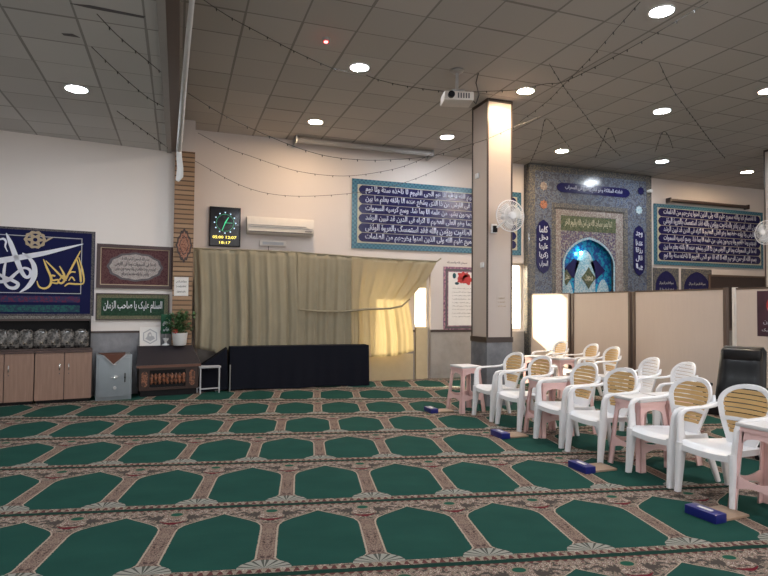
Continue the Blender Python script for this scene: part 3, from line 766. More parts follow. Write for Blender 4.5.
# ================================================================== CEILING LAMPS
lamps = [(76.5, 89, 0, 1, 'cool white round downlight in the low ceiling at the left'), (359.5, 67.5, 0, 0, 'cool white round downlight nearest the red indicator lamp'),
         (315.5, 122, 1, 0, 'warm round downlight above the screen casing'), (447, 137, 0, 0, 'cool round downlight under the projector'),
         (525.5, 91, 1, 0, 'warm round downlight just right of the column head'), (661.5, 11.5, 0, 0, 'largest cool round downlight at the top right'),
         (662, 111, 0, 0, 'cool round downlight in the middle of the right ceiling'), (562, 151, 1, 0, 'warm round downlight above the mihrab'),
         (662, 161.5, 0, 0, 'small cool round downlight right of the mihrab top'), (747, 172, 1, 0, 'warm round downlight above the right inscription panel'), (768, 91, 1, 0, 'warm round downlight cut by the right edge')]
def lamp(p, warm, lb, zc, group='round downlights in the ceiling'):
    t = thing('ceiling_lamp', lb, 'lamp', (p.x, p.y, zc), 0, group)
    bm = bmesh.new(); add_lathe(bm, [(.135, 0), (.135, -.012), (.125, -.018), (.118, -.018), (.118, -.004)], n=32); obj('ring', bm, 'lamp_ring', t, smooth=40)
    bm = bmesh.new(); add_lathe(bm, [(.118, -.008), (.118, -.015), (.10, -.0165)], n=32); obj('diffuser', bm, 'lamp_warm' if warm else 'lamp_cool', t)
    return t
for (x, y, warm, low, lb) in lamps:
    zc = LCEIL if low else CEIL
    lamp(on_z(x, y, zc-.012), warm, lb, zc)
for (x, y, warm, zc) in [(2.2, 3.2, 0, CEIL), (5.6, 2.4, 0, CEIL), (2.2, -.4, 0, CEIL), (5.6, -.6, 1, CEIL), (-2.4, 3.5, 0, LCEIL), (-2.4, .2, 0, LCEIL), (9.5, 3.0, 0, CEIL)]:  # unseen lamps added outside the view for ambient fill
    lamp(Vector((x, y, 0)), warm, 'added round downlight for ambient fill outside the picture', zc, 'added fill downlights outside the picture')
p = on_z(326, 39.5, CEIL-.01); t = thing('indicator_lamp', 'small round ceiling sensor with a glowing red light', 'sensor', (p.x, p.y, CEIL))
bm = bmesh.new(); add_lathe(bm, [(.05, 0), (.05, -.02), (.03, -.035)], n=20); obj('housing', bm, 'ceil_edge', t, smooth=40)
bm = bmesh.new(); add_lathe(bm, [(.022, -.035), (.022, -.045), (.012, -.052)], n=16); obj('light', bm, 'red_led', t, smooth=40)

# ================================================================== PROJECTOR
p = on_z(457, 70, CEIL)
t = thing('projector', 'white projector on a ceiling pole left of the column head', 'projector', (p.x, p.y, CEIL), -.25)
dz = p.y*0
k_ = (p-EYE).length
ptop = on_y(457, 70, p.y).z; pbot = on_y(455, 99, p.y).z; drop = CEIL-pbot
bm = bmesh.new(); add_lathe(bm, [(.09, 0), (.09, -.02), (.05, -.05)], n=20); obj('ceiling_plate', bm, 'metal', t, smooth=40)
bm = bmesh.new(); add_tube(bm, [(0, 0, -.04), (0, 0, -drop+.09)], .022, 12); add_box(bm, (-.09, -.09, -drop+.085), (.09, .09, -drop+.10)); obj('pole', bm, 'metal', t, smooth=40)
obj('case', box((-.20, -.15, -drop-.06), (.20, .15, -drop+.06)), 'offwhite', t, bevel=.02)
bm = bmesh.new(); add_lathe(bm, [(.045, -.19), (.045, -.14), (.05, -.13)], (-.11, 0, -drop), 20, 'y'); obj('lens', bm, 'glass_black', t, smooth=40)
bm = bmesh.new()
for i in range(5): add_box(bm, (-.02+i*.035, -.153, -drop-.035), (0.0+i*.035, -.149, -drop+.035))
obj('vent', bm, 'ink', t)
bm = bmesh.new(); add_tube(bm, [on_y(462, 97, p.y), on_y(471, 98, p.y), on_y(476, 104, p.y+.1), on_y(479, 95, p.y+.2), on_y(476, 83, p.y+.3), on_z(478.5, 73, CEIL)], .008, 6)
tag(obj('projector_cable', bm, 'cable', None, smooth=60), 'black cable looping from the ceiling down to the projector', 'cable')

# screen casing and right rail
def long_case(name, a, b, Y, r, m, lb, cat):
    pa, pb_ = on_y(*a, Y), on_y(*b, Y); pb_.z = pa.z = (pa.z+pb_.z)/2
    t = thing(name, lb, cat, (pa.x, Y, pa.z)); L = pb_.x-pa.x
    bm = bmesh.new(); add_tube(bm, [(.02, 0, 0), (L-.02, 0, 0)], r, 16); obj('casing', bm, m, t, smooth=50)
    for x in (0, L-.03): obj('bracket', box((x, -r*1.15, -r*1.2), (x+.03, MAINY-Y if MAINY-Y < .4 else r, r*1.3)), 'metal' if m != 'dark_trim' else 'dark_trim', t)
    return t
long_case('projection_screen', (295.5, 140), (433, 154), 10.7, .055, 'ceil_edge', 'long rolled projection screen casing under the ceiling above the inscription', 'projection screen')
long_case('light_fixture', (669, 201), (748, 206.5), MAINY-.1, .045, 'dark_trim', 'long dark tube fixture above the right inscription panel', 'light fixture')

# ================================================================== FANS
def fan(loc, rz, lb):
    t = thing('wall_fan', lb, 'fan', loc, rz, 'white wall fans on the columns')
    R = .232
    bm = bmesh.new()
    def ring(r, y, rr=.005):
        pts = [(r*math.cos(2*PI*k/36), y, r*math.sin(2*PI*k/36)) for k in range(37)]; add_tube(bm, pts, rr, 5, False)
    ring(R, -.30, .008)
    for k in range(44):
        a = 2*PI*k/44; c, s = math.cos(a), math.sin(a)
        add_tube(bm, [(.05*c, -.375, .05*s), (.15*c, -.365, .15*s), (.21*c, -.335, .21*s), (R*c, -.30, R*s), (.20*c, -.26, .20*s), (.07*c, -.245, .07*s)], .0026, 4, False)
    ring(.05, -.375); ring(.14, -.366, .004)
    obj('cage', bm, 'white_plastic', t)
    bm = bmesh.new()
    for k in range(3):
        a0 = k*2*PI/3+.3; rows = []
        for i in range(7):
            r = .04+.155*i/6; wd = .35+.5*math.sin(PI*(.25+.6*i/6)); row = []
            for j in range(5):
                a = a0+(j/4-.5)*wd*1.5; row.append(bm.verts.new((r*math.cos(a), -.31+.03*(j/4-.5), r*math.sin(a))))
            rows.append(row)
        for A, B in zip(rows, rows[1:]):
            for j in range(4): bm.faces.new((A[j], A[j+1], B[j+1], B[j]))
    bl = obj('blades', bm, 'fan_blade', t, smooth=60); md = bl.modifiers.new('s', 'SOLIDIFY'); md.thickness = .003
    bm = bmesh.new(); add_lathe(bm, [(.0, -.385), (.045, -.38), (.05, -.36), (.05, -.32)], n=20, axis='y'); obj('hub', bm, 'white_plastic', t, smooth=40)
    bm = bmesh.new(); add_lathe(bm, [(.06, -.24), (.065, -.2), (.06, -.13), (.03, -.10)], n=20, axis='y'); obj('motor', bm, 'white_plastic', t, smooth=40)
    bm = bmesh.new(); add_tube(bm, [(-.0, -.16, -.05), (-.05, -.10, -.12), (-.10, -.03, -.16)], .018, 10); add_box(bm, (-.15, -.03, -.23), (-.06, 0, -.09)); obj('bracket', bm, 'white_plastic', t, smooth=40)
    obj('switch_box', box((-.135, -.07, -.22), (-.075, -.03, -.12)), 'black', t, bevel=.006)
    return t
g = NG('translucent_blade'); g.fin((.8, .82, .84, 1), .3); g.b.inputs['Transmission Weight'].default_value = .35; g.b.inputs['Alpha'].default_value = .6; M['fan_blade'] = g.m
fp = on_y(509.5, 216, CY0-.3); fan((fp.x, CY0-.02, fp.z), 0, 'white caged wall fan fixed to the square column')
fp = on_y(763, 232, CY0+.3); fan((c2x-.012, CY0+.32, fp.z), -PI/2, 'white caged wall fan at the right edge on the far column')
p = on_y(501.5, 302, CY0-.001)
t = thing('paper_notice', 'small faint paper notice on the front of the column', 'notice', (p.x, CY0-.0005, p.z))
obj('sheet', box((-.085, -.002, -.1), (.085, 0, .1)), 'column', t)
for k, (cz, s_) in enumerate([(.06, 'لطفا'), (.0, 'کفشها را'), (-.06, 'اینجا نگذارید')]): text('lettering', s_, t, 'gold_thread', 0, cz, .10+.02*k, .032, -.003)
p = on_x(478, 176, CX0); t = thing('wall_switch', 'small white switch box high on the side of the column', 'switch', (CX0, p.y, p.z), -PI/2)
obj('plate', box((-.04, -.03, -.04), (.04, 0, .04)), 'white_plastic', t, bevel=.006)
p = on_x(483, 265, CX0); o = dup(t, (CX0, p.y, p.z), 'small white switch box at mid height on the side of the column')

# ================================================================== WALL CLOCK, AC, LAMP
def wallthing(name, a, b, lb, cat, group=None):
    pa, pb_ = on_y(*a, MAINY), on_y(*b, MAINY)
    t = thing(name, lb, cat, (pa.x, MAINY-.001, pb_.z), 0, group); return t, pb_.x-pa.x, pa.z-pb_.z
t, w, h = wallthing('wall_clock', (209.5, 206.5), (240, 247.5), 'black digital wall clock with green hands and yellow figures', 'clock')
obj('case', box((0, -.05, 0), (w, 0, h)), 'black', t, bevel=.008)
obj('glass', box((.02, -.054, .02), (w-.02, -.05, h-.02)), 'glass_black', t)
cx, cz, R = w/2, h*.60, w*.34
bm = bmesh.new()
for k in range(12):
    a = k*PI/6; add_lathe(bm, [(.012, -.06), (.012, -.055)], (cx+R*math.cos(a), 0, cz+R*math.sin(a)), 10, 'y')
obj('hour_marks', bm, 'white_led', t)
bm = bmesh.new()
for k in range(60):
    a = k*PI/30; add_box(bm, (cx+R*.82*math.cos(a)-.003, -.058, cz+R*.82*math.sin(a)-.003), (cx+R*.82*math.cos(a)+.003, -.055, cz+R*.82*math.sin(a)+.003))
obj('minute_dots', bm, 'green_led', t)
for ang, L, wd in ((60, .62, .018), (250, .80, .014), (0, .7, .006)):
    a = math.radians(ang); bm = bmesh.new(); add_sweep(bm, [(cx, -.058, cz), (cx+R*L*math.cos(a), -.058, cz+R*L*math.sin(a))], [wd, wd*.6], .004, (-math.sin(a), 0, math.cos(a)))
    obj('hand', bm, 'green_led', t)
obj('figures', text_bm('05:00', cx-.0*w, h*.235, w*.34, h*.07, -.056, latin=True), 'yellow_led', t).location = (-w*.22, 0, 0)
obj('figures', text_bm('12:07', cx, h*.235, w*.34, h*.07, -.056, latin=True), 'yellow_led', t).location = (w*.20, 0, 0)
obj('figures', text_bm('18:17', cx, h*.10, w*.36, h*.065, -.056, latin=True), 'yellow_led', t)

t, w, h = wallthing('air_conditioner', (246, 217.5), (311.5, 237.5), 'white wall mounted air conditioner unit above the curtain', 'air conditioner')
prof = [(0, 0), (0, .0), (-.16, .0), (-.21, .05), (-.22, h*.4), (-.21, h*.85), (-.19, h), (0, h)]
bm = bmesh.new(); va_ = [bm.verts.new((0, y, z)) for y, z in prof[1:]]; vb_ = [bm.verts.new((w, y, z)) for y, z in prof[1:]]
n = len(va_)
for i in range(n): bm.faces.new((va_[i], va_[(i+1) % n], vb_[(i+1) % n], vb_[i]))
bm.faces.new(va_[::-1]); bm.faces.new(vb_); obj('body', bm, 'offwhite', t, smooth=50)
obj('outlet', box((.03, -.205, .035), (w-.03, -.15, .075)), 'ink', t)
bm = bmesh.new(); add_box(bm, (.02, -.235, h*.5), (w-.12*w, -.21, h*.53)); add_box(bm, (.03, -.232, h*.40), (w-.03, -.215, h*.42)); obj('groove', bm, 'ceil_edge', t)
obj('louver', box((.03, -.222, .05), (w-.03, -.2, .075)), 'offwhite', t)
obj('display', box((w*.86, -.222, h*.20), (w*.97, -.21, h*.28)), 'ink', t)
t, w, h = wallthing('emergency_light', (259.5, 240.5), (285.5, 247), 'small white box light under the air conditioner with a hanging wire', 'light fixture')
obj('body', box((0, -.06, 0), (w, 0, h)), 'offwhite', t, bevel=.008); obj('lens_strip', box((.05, -.064, h*.25), (w-.05, -.06, h*.75)), 'letter_grey', t)
bm = bmesh.new(); add_tube(bm, [(w*.33, -.03, 0), (w*.34, -.03, -.12), (w*.33, -.05, -.2)], .006, 6); obj('wire', bm, 'cable', t)

# ================================================================== BLUE INSCRIPTION PANELS
LINES = ['بسم الله الرحمن الرحیم الله لا اله الا هو الحی القیوم لا تاخذه سنة ولا نوم', 'له ما فی السموات وما فی الارض من ذا الذی یشفع عنده الا باذنه یعلم ما بین', 'ایدیهم وما خلفهم ولا یحیطون بشیء من علمه الا بما شاء وسع کرسیه السموات',
         'والارض ولا یؤده حفظهما وهو العلی العظیم لا اکراه فی الدین قد تبین الرشد', 'من الغی فمن یکفر بالطاغوت ویؤمن بالله فقد استمسک بالعروة الوثقی', 'لا انفصام لها والله سمیع علیم الله ولی الذین امنوا یخرجهم من الظلمات']
def inscription(a, b, lb, lines, border=.11):
    t, w, h = wallthing('inscription_panel', a, b, lb, 'tile panel')
    obj('border', box((0, -.03, 0), (w, 0, h)), 'turq', t)
    obj('field', box((border, -.036, border), (w-border, -.03, h-border)), 'cream_tile', t)
    n = len(lines); rh = (h-2*border-.03)/n
    for i, s in enumerate(lines):
        z1 = h-border-.015-i*rh; z0 = z1-rh+.012
        bm = poly([cartouche(border+.02, z0, w-border-.02, z1, .42)], .006); bmesh.ops.translate(bm, verts=bm.verts, vec=(0, -.039, 0)); c = obj('row_tile', bm, 'cobalt', t)
        e = rh*.85
        text('lettering', s, c, 'tile_letter', w/2, (z0+z1)/2, w-2*border-2*e, (z1-z0)*.94, -.043, bold=.032)
    return t
inscription((352, 178.5), (520.5, 255.5), 'large cobalt tile panel of six white script rows, cut by the column', LINES)
inscription((653.3, 203.5), (762.3, 269), 'cobalt tile panel of six white script rows right of the mihrab', LINES[::-1], .09)
# two small arched tile panels
for i, (a, b, lb) in enumerate([((652.5, 267.5), (678.5, 292), 'small arched blue tile plaque next to the mihrab'), ((681, 268.5), (711.5, 292.5), 'small arched blue tile plaque, the right one of two')]):
    t, w, h = wallthing('tile_plaque', a, (b[0], b[1]+40), lb, 'tile plaque', 'small arched tile plaques')
    obj('border', box((0, -.02, 0), (w, 0, h)), 'mihrab_border', t)
    bm = poly([arch(.07*1, w-.07, .06, h*.72, h-.07)], .006); bmesh.ops.translate(bm, verts=bm.verts, vec=(0, -.023, 0)); obj('arch_field', bm, 'cobalt', t)
    for k in range(6): text('lettering', LINES[k][:26], t, 'letter_grey', w/2, h*(.76-k*.10), w*.55, h*.055, -.027)
t, w, h = wallthing('notice_board', (707.5, 274.5), (765, 330), 'dark framed board behind the partition, right of the plaques', 'board')
obj('panel', box((0, -.03, 0), (w, 0, h)), 'dark_trim', t)
bm = poly([rect(0, 0, w, h), rect(.05, .05, w-.05, h-.05)], .03); bmesh.ops.translate(bm, verts=bm.verts, vec=(0, -.04, 0)); obj('frame', bm, 'brown_post', t)

# ================================================================== MIHRAB
MY = 10.78
def mp(px, py): p = on_y(px, py, MY); return p.x, p.z
mx0, mz1 = mp(529.5, 168); mx1 = mp(651.5, 200)[0]; mz1 = CEIL-.02
t = thing('mihrab', 'tall blue tiled mihrab with a turquoise pointed niche and script bands', 'mihrab', (mx0, MAINY-.001, 0))
W_ = mx1-mx0; DP = MAINY-MY
def L(px, py): x, z = mp(px, py); return x-mx0, z
ix0, iz1 = L(556, 207); ix1 = L(624.5, 212)[0]
jx0, jz1 = L(561, 212); jx1 = L(618.5, 214)[0]
ax0, asz = L(564.2, 262); ax1 = L(616, 262)[0]; apz = L(589.5, 237)[1]
fr0 = .09
def slab(loops, yf, th, m, name, lab=None, par=None):
    bm = poly(loops, th); bmesh.ops.translate(bm, verts=bm.verts, vec=(0, -(yf)+th/2, 0)); o = obj(name, bm, m, par or t)
    return o
slab([rect(0, 0, W_, mz1), rect(fr0*1.6, 0.02, W_-fr0*1.6, mz1-fr0*1.6)], DP, DP, 'mihrab_border', 'outer_border')
slab([rect(fr0*1.6, 0, W_-fr0*1.6, mz1-fr0*1.6), rect(ix0-.1, .02, ix1+.1, iz1+.1)], DP-.015, DP-.02, 'mihrab_floral', 'tile_surround')
slab([rect(ix0-.1, 0, ix1+.1, iz1+.1), rect(ix0, .02, ix1, iz1)], DP-.005, DP-.01, 'mihrab_border', 'inner_border')
slab([rect(ix0, 0, ix1, iz1), rect(jx0+.03, .02, jx1-.03, jz1-.05)], DP-.05, DP-.06, 'mihrab_warm', 'star_border')
bz1 = L(590, 216)[1]; bz0 = L(590, 231.5)[1]
slab([rect(jx0+.03, 0, jx1-.03, jz1-.05), arch(ax0, ax1, .02, asz, apz)], DP-.065, .03, 'spandrel', 'arch_spandrel')
o = slab([rect(jx0+.03, bz0, jx1-.03, jz1-.06)], DP-.055, .012, 'green_tile', 'inscription_band')
obj('lettering', text_bm('انما یعمر مساجد الله من امن بالله والیوم الاخر', (jx0+jx1)/2, (bz0+jz1-.06)/2, (jx1-jx0)*.82, (jz1-bz0)*.55, -(DP-.055), bold=.02), 'cream_tile', o)
bm = poly([arch(ax0, ax1, .02, asz, apz), arch(ax0+.035, ax1-.035, .03, asz, apz-.05)], .02); bmesh.ops.translate(bm, verts=bm.verts, vec=(0, -(DP-.045), 0)); obj('arch_rim', bm, 'lamp_ring_blue', t) if 'lamp_ring_blue' in M else obj('arch_rim', bm, 'niche_light', t)
# niche: shallow five sided recess
slab([rect(ax0-.05, 0, ax1+.05, apz+.05)], .012, .01, 'niche', 'niche_back')
bm = bmesh.new()
NX = (ax1-ax0)
cxn = (ax0+ax1)/2
slab([arch(cxn-NX*.20, cxn+NX*.20, .1, asz-.2, L(590, 249)[1])], .030, .018, 'niche_light', 'niche_panel')
for sx in (-1, 1):
    slab([arch(cxn+sx*NX*.36-NX*.13, cxn+sx*NX*.36+NX*.13, .1, asz-.75, asz-.35)], .024, .012, 'niche_light', 'niche_panel')
    slab([[(cxn+sx*NX*.22, asz+.1), (cxn+sx*NX*.40, asz-.15), (cxn+sx*NX*.22, asz-.35), (cxn+sx*NX*.10, asz+.05)]], .03, .018, 'cobalt', 'niche_star')
for (px, py, r, s_) in ((594, 277.5, .20, 'محمد'), (571.5, 277, .15, 'علی')):
    x, z = L(px, py); d_ = slab([[(x-r, z), (x-r*.4, z+r*.65), (x, z+r*1.25), (x+r*.4, z+r*.65), (x+r, z), (x+r*.4, z-r*.65), (x, z-r*1.25), (x-r*.4, z-r*.65)]], .045, .014, 'green_tile', 'diamond_tile')
    obj('lettering', text_bm(s_, x, z, r*1.1, r*.8, -.046, bold=.03), 'cream_tile', d_)
def cart(px0, py0, px1, py1, s_, vertical=False):
    x0, z1 = L(px0, py0); x1, z0 = L(px1, py1)
    c = slab([cartouche(x0, z0, x1, z1, .6)], DP+.002, .012, 'cobalt', 'cartouche')
    if not vertical: obj('lettering', text_bm(s_, (x0+x1)/2, (z0+z1)/2, (x1-x0)*.78, (z1-z0)*.62, -(DP+.003), bold=.02), 'tile_letter', c)
    else:
        n = 5; hh = (z1-z0)*.8/n
        obj('lettering', join([text_bm(w_, (x0+x1)/2, z1-(z1-z0)*.1-hh*(k+.5), (x1-x0)*.62, hh*.8, -(DP+.003), bold=.03) for k, w_ in enumerate(s_.split()[:5])]), 'tile_letter', c)
cart(556.5, 182, 630, 198, 'فنادته الملائکة وهو قائم یصلی فی المحراب')
cart(536.5, 219, 550.5, 274, 'کلما دخل علیها زکریا المحراب', True)
cart(633.5, 225, 644.8, 276, 'وجد عندها رزقا قال یا', True)
for (px, py, m_) in ((543.7, 204.5, 'medallion'), (639, 210, 'niche_light'), (543.7, 186, 'mihrab_warm'), (641, 191, 'cobalt')):
    x, z = L(px, py); slab([ell(x, z, .09, .09, 32, 8, .14)], DP+.003, .012, m_, 'rosette')
x, z = L(584.5, 252.5)
ml = thing('niche_lamp', 'small glowing cyan lamp hanging in the mihrab niche', 'lamp', (mx0+x, MAINY-.10, z))
bm = bmesh.new(); bmesh.ops.create_uvsphere(bm, u_segments=16, v_segments=10, radius=.038); obj('bulb', bm, 'cyan_led', ml, smooth=60)
bm = bmesh.new(); add_tube(bm, [(0, 0, .03), (0, .02, .14), (0, .06, .2)], .006, 6); obj('wire', bm, 'cable', ml)
p = on_y(650.5, 191, MY-.1); sl = thing('spot_lamp', 'small white spotlight at the right top edge of the mihrab', 'lamp', (p.x, MY-.06, p.z))
bm = bmesh.new(); add_lathe(bm, [(.03, .05), (.04, .0), (.04, -.07)], n=16, axis='y'); obj('head', bm, 'white_paint', sl, smooth=40)
bm = bmesh.new(); add_tube(bm, [(0, .0, 0), (0, .1, .05)], .012, 8); obj('bracket', bm, 'metal', sl)

# ================================================================== POSTER WITH RED FLOWERS
t, w, h = wallthing('floral_poster', (443.5, 266.5), (486, 330.5), 'white poster with red flowers and a pink patterned border left of the column', 'poster')
obj('border', box((0, -.012, 0), (w, 0, h)), 'pink_border', t)
obj('edge_line', poly([rect(.045, .045, w-.045, h-.045), rect(.09, .09, w-.09, h-.09)], .004, lambda c: Vector((c.x, c.y-.014, c.z))), 'ink', t)
obj('sheet', box((.11, -.016, .11), (w-.11, -.012, h-.11)), 'paper', t)
bm = bmesh.new()
for (fx, fz, r) in ((.42, .86, .10), (.54, .80, .12), (.38, .79, .07), (.52, .88, .06)):
    b2 = poly([ell(w*fx, h*fz, r, r*.8, 30, 5, .22)], .006, lambda c: Vector((c.x, c.y-.02, c.z))); bm = join([bm, b2])
obj('flowers', bm, 'red_flower', t)
bm = join([poly([ell(w*.24, h*.86, .04, .06, 12)], .004, lambda c: Vector((c.x, c.y-.018, c.z))), poly([ell(w*.3, h*.74, .05, .03, 12)], .004, lambda c: Vector((c.x, c.y-.018, c.z)))])
obj('leaves', bm, 'teal_strip', t)
for k in range(9): text('lettering', LINES[k % 6][:34], t, 'ink', w*.5, h*(.66-k*.055), w*.6, h*.022, -.0165, bold=0.0)
t, w, h = wallthing('wall_sign', (447, 261), (467, 264.5), 'tiny grey lettering on the wall just above the floral poster', 'sign')
text('lettering', 'سبحان الله والحمد لله', t, 'ink', w/2, h/2, w, h, 0.0)

# ================================================================== CURTAIN
CYc = 10.72
def curtain(name, top, bottom, left, right, m, folds, amp, lb, nu=90, nv=26, seed=0, gather=None, group='olive curtains on the sagging wire'):
    """top/bottom: pixel polylines; surface hangs at CYc with folds"""
    rnd = random.Random(seed); ph = [rnd.uniform(0, 6.28) for _ in range(4)]
    def lerp(pl, x):
        for (a, ya), (b, yb) in zip(pl, pl[1:]):
            if x <= b: return ya+(yb-ya)*(x-a)/(b-a)
        return pl[-1][1]
    bm = bmesh.new(); rows = []
    for j in range(nv+1):
        v = j/nv; row = []
        for i in range(nu+1):
            u = i/nu
            xl, xr = left(v), right(v); px = xl+(xr-xl)*u
            xt = left(0)+(right(0)-left(0))*u; xb = left(1)+(right(1)-left(1))*u
            yt = lerp(top, xt); yb = lerp(bottom, xb); py = yt+(yb-yt)*v
            p = on_y(px, py, CYc)
            uu = u+.012*math.sin(v*4+ph[2])
            f = math.sin(uu*folds*2*PI+ph[0]+.6*math.sin(v*3+ph[3]))+.45*math.sin(uu*folds*4.7*PI+ph[1]+v*1.3)
            a = amp*(.35+.65*min(1, v*3))
            a *= .55+.6*abs(math.sin(uu*5.3+ph[2]))+.25*math.sin(uu*37+v*2)
            if gather: a *= gather(v)
            row.append(bm.verts.new((p.x, CYc+a*f, p.z)))
        rows.append(row)
    for A, B in zip(rows, rows[1:]):
        for i in range(nu): bm.faces.new((A[i], A[i+1], B[i+1], B[i]))
    o = obj(name, bm, m, None, smooth=80); md = o.modifiers.new('thick', 'SOLIDIFY'); md.thickness = .004
    return tag(o, lb, 'curtain', group)
WIRE = [(193, 249), (240, 250.5), (298, 253), (350, 257), (395, 260), (437, 262)]
curtain('curtain', WIRE, [(195, 348), (215, 352), (230, 378), (300, 380)], lambda v: 193.5+1.5*v, lambda v: 299+v, 'curtain', 8, .035, 'wide olive curtain with deep vertical folds at the left of the wire', seed=3)
curtain('curtain', WIRE, [(296, 378), (353, 378)], lambda v: 297+1*v, lambda v: 352+0*v, 'curtain_dark', 4, .02, 'darker flat middle curtain behind the black draped table', seed=5)
def rr(v):
    # drawn to the tie, then hanging free
    for (a, xa), (b, xb) in zip([(0, 437), (.2, 427), (.33, 417), (.43, 408), (.6, 411), (.8, 413.5), (1, 414)], [(.2, 427), (.33, 417), (.43, 408), (.6, 411), (.8, 413.5), (1, 414), (1.1, 414)]):
        if v <= b: return xa+(xb-xa)*(v-a)/(b-a)
    return 414
curtain('curtain', WIRE, [(350, 355), (370, 357), (395, 356), (414, 351)], lambda v: 351-.5*v, rr, 'curtain_sheer', 5, .03, 'sunlit sheer curtain tied to the side by the doorway', seed=9, gather=lambda v: 1-.6*math.exp(-((v-.43)/.12)**2))
bm = bmesh.new(); add_tube(bm, [on_y(x, y-.6, CYc) for x, y in [(190, 248.5)]+WIRE+[(441, 259)]], .016, 8)
tag(obj('curtain_wire', bm, 'curtain_dark', None, smooth=60), 'hem covered wire sagging across the wall and carrying the curtains', 'wire')
bm = bmesh.new(); add_tube(bm, [on_y(x, y, CYc-.07) for x, y in [(299, 309.5), (320, 311.5), (345, 311.5), (368, 309), (390, 308.5), (402, 306), (410, 299)]], [.014, .02, .018, .022, .018, .02, .014], 8)
tag(obj('curtain_tie', bm, 'curtain_dark', None, smooth=60), 'twisted cloth band tied across the middle of the curtains', 'curtain tie')

# ================================================================== BLACK DRAPED TABLE
a = on_z(229.5, 391, Z0); b = on_z(368.5, 385.5, Z0)
ang = math.atan2(b.y-a.y, b.x-a.x); Lt = (b-a).length
ztop = on_y(300, 346, (a.y+b.y)/2).z
t = thing('draped_table', 'long table covered to the floor by a black cloth in front of the curtains', 'table', (a.x, a.y, Z0), ang)
D = .30; ht = ztop-Z0; bm = bmesh.new(); rnd = random.Random(4)
def drape(bm, x0, x1, D, ht, amp, ragged=.03, slope=0.0):
    loop = []
    N1, N2 = int((x1-x0)*22), int(D*22)
    per = [(x0+(x1-x0)*i/N1, 0, 0, -1) for i in range(N1)]+[(x1, D*i/N2, 1, 0) for i in range(N2)]+[(x1-(x1-x0)*i/N1, D, 0, 1) for i in range(N1)]+[(x0, D-D*i/N2, -1, 0) for i in range(N2)]
    rings = []; lv = 7
    for j in range(lv+1):
        v = j/lv; ring = []
        for k, (x, y, nx, ny) in enumerate(per):
            f = math.sin(k*.55+1.2*math.sin(k*.13))+.5*math.sin(k*1.3+v)
            o_ = amp*f*v+.02*v
            zz = ht*(1-v)+(ragged*(.5+.5*math.sin(k*.21)) if j == lv else 0)
            zz = zz-(slope*(x1-x)/(x1-x0))*(1-v)
            ring.append(bm.verts.new((x+nx*o_, y+ny*o_, max(.004, zz))))
        rings.append(ring)
    n = len(per)
    for A, B in zip(rings, rings[1:]):
        for k in range(n): bm.faces.new((A[k], A[(k+1) % n], B[(k+1) % n], B[k]))
    bm.faces.new(rings[0])
drape(bm, 0, Lt, D, ht, .012)
obj('table_cloth', bm, 'black_cloth', t, smooth=60)
obj('tabletop', box((.03, .03, ht-.035), (Lt-.03, D-.03, ht-.006)), 'cab_wood', t)
for (x, y) in ((-.0, -.045), (Lt-.1, .06), (.08, D-.08), (Lt-.1, D-.08)):
    bm = bmesh.new(); add_tube(bm, [(x, y, 0), (x, y, ht*.6)], .012, 8); obj('leg', bm, 'metal', t)
a2 = on_y(197, 391, 10.31)
t = thing('draped_bench', 'low bench heaped with black cloth left of the draped table', 'bench', (a2.x+.05, 10.31, Z0), 0)
bm = bmesh.new(); drape(bm, 0, a.x-a2.x-.10, .34, ztop-.03, .010, slope=.30); obj('cloth', bm, 'black_cloth', t, smooth=60)
for x in (.05, .30):
    for y in (.05, .29): bm = bmesh.new(); add_tube(bm, [(x, y, 0), (x, y, .35)], .012, 8); obj('leg', bm, 'metal', t)

# ================================================================== LEFT WALL: banner and frames
def lthing(name, a, b, lb, cat, off=.002, group=None):
    s0, z1 = on_left(*a, off); s1_, z0 = on_left(*b, off); p = left_world(s0, off)
    return thing(name, lb, cat, (p.x, p.y, z0), LA, group), s1_-s0, z1-z0, s0, z0
sB0 = on_left(-60, 260)[0]; sB1, zB1 = on_left(95.5, 232); zB0 = on_left(93, 316)[1]
p = left_world(sB0, .002)
t = thing('wall_banner', 'navy velvet banner with huge white and smaller yellow calligraphy', 'banner', (p.x, p.y, zB0), LA); w, h = sB1-sB0, zB1-zB0
def bl(cx, cy):   # zoom-crop coordinates of the banner -> local
    s, z = on_left(cx/5.24, 215+cy/5.24); return s-sB0, z-zB0
obj('cloth', box((0, -.012, 0), (w, 0, h)), 'navy', t)
obj('braid', poly([rect(.03, .0, w-.01, h), rect(.07, .035, w-.05, h-.035)], .006, lambda c: Vector((c.x, c.y-.014, c.z))), 'silver_check', t)
obj('braid_line', poly([rect(.2, bl(0, 408)[1], bl(435, 0)[0], bl(0, 100)[1]), rect(.21, bl(0, 408)[1]+.012, bl(435, 0)[0]-.012, bl(0, 100)[1]-.012)], .004, lambda c: Vector((c.x, c.y-.014, c.z))), 'letter_grey', t)
z0_, z1_ = bl(0, 455)[1], bl(0, 422)[1]; obj('woven_strip', box((.1, -.015, z0_), (w-.2, -.012, z1_)), 'red_strip', t)
z0_, z1_ = bl(0, 508)[1], bl(0, 470)[1]; obj('woven_strip', box((.1, -.015, z0_), (w-.2, -.012, z1_)), 'teal_strip', t)
obj('fringe', box((.0, -.02, -.045), (w-.03, -.004, .0)), 'fringe', t)
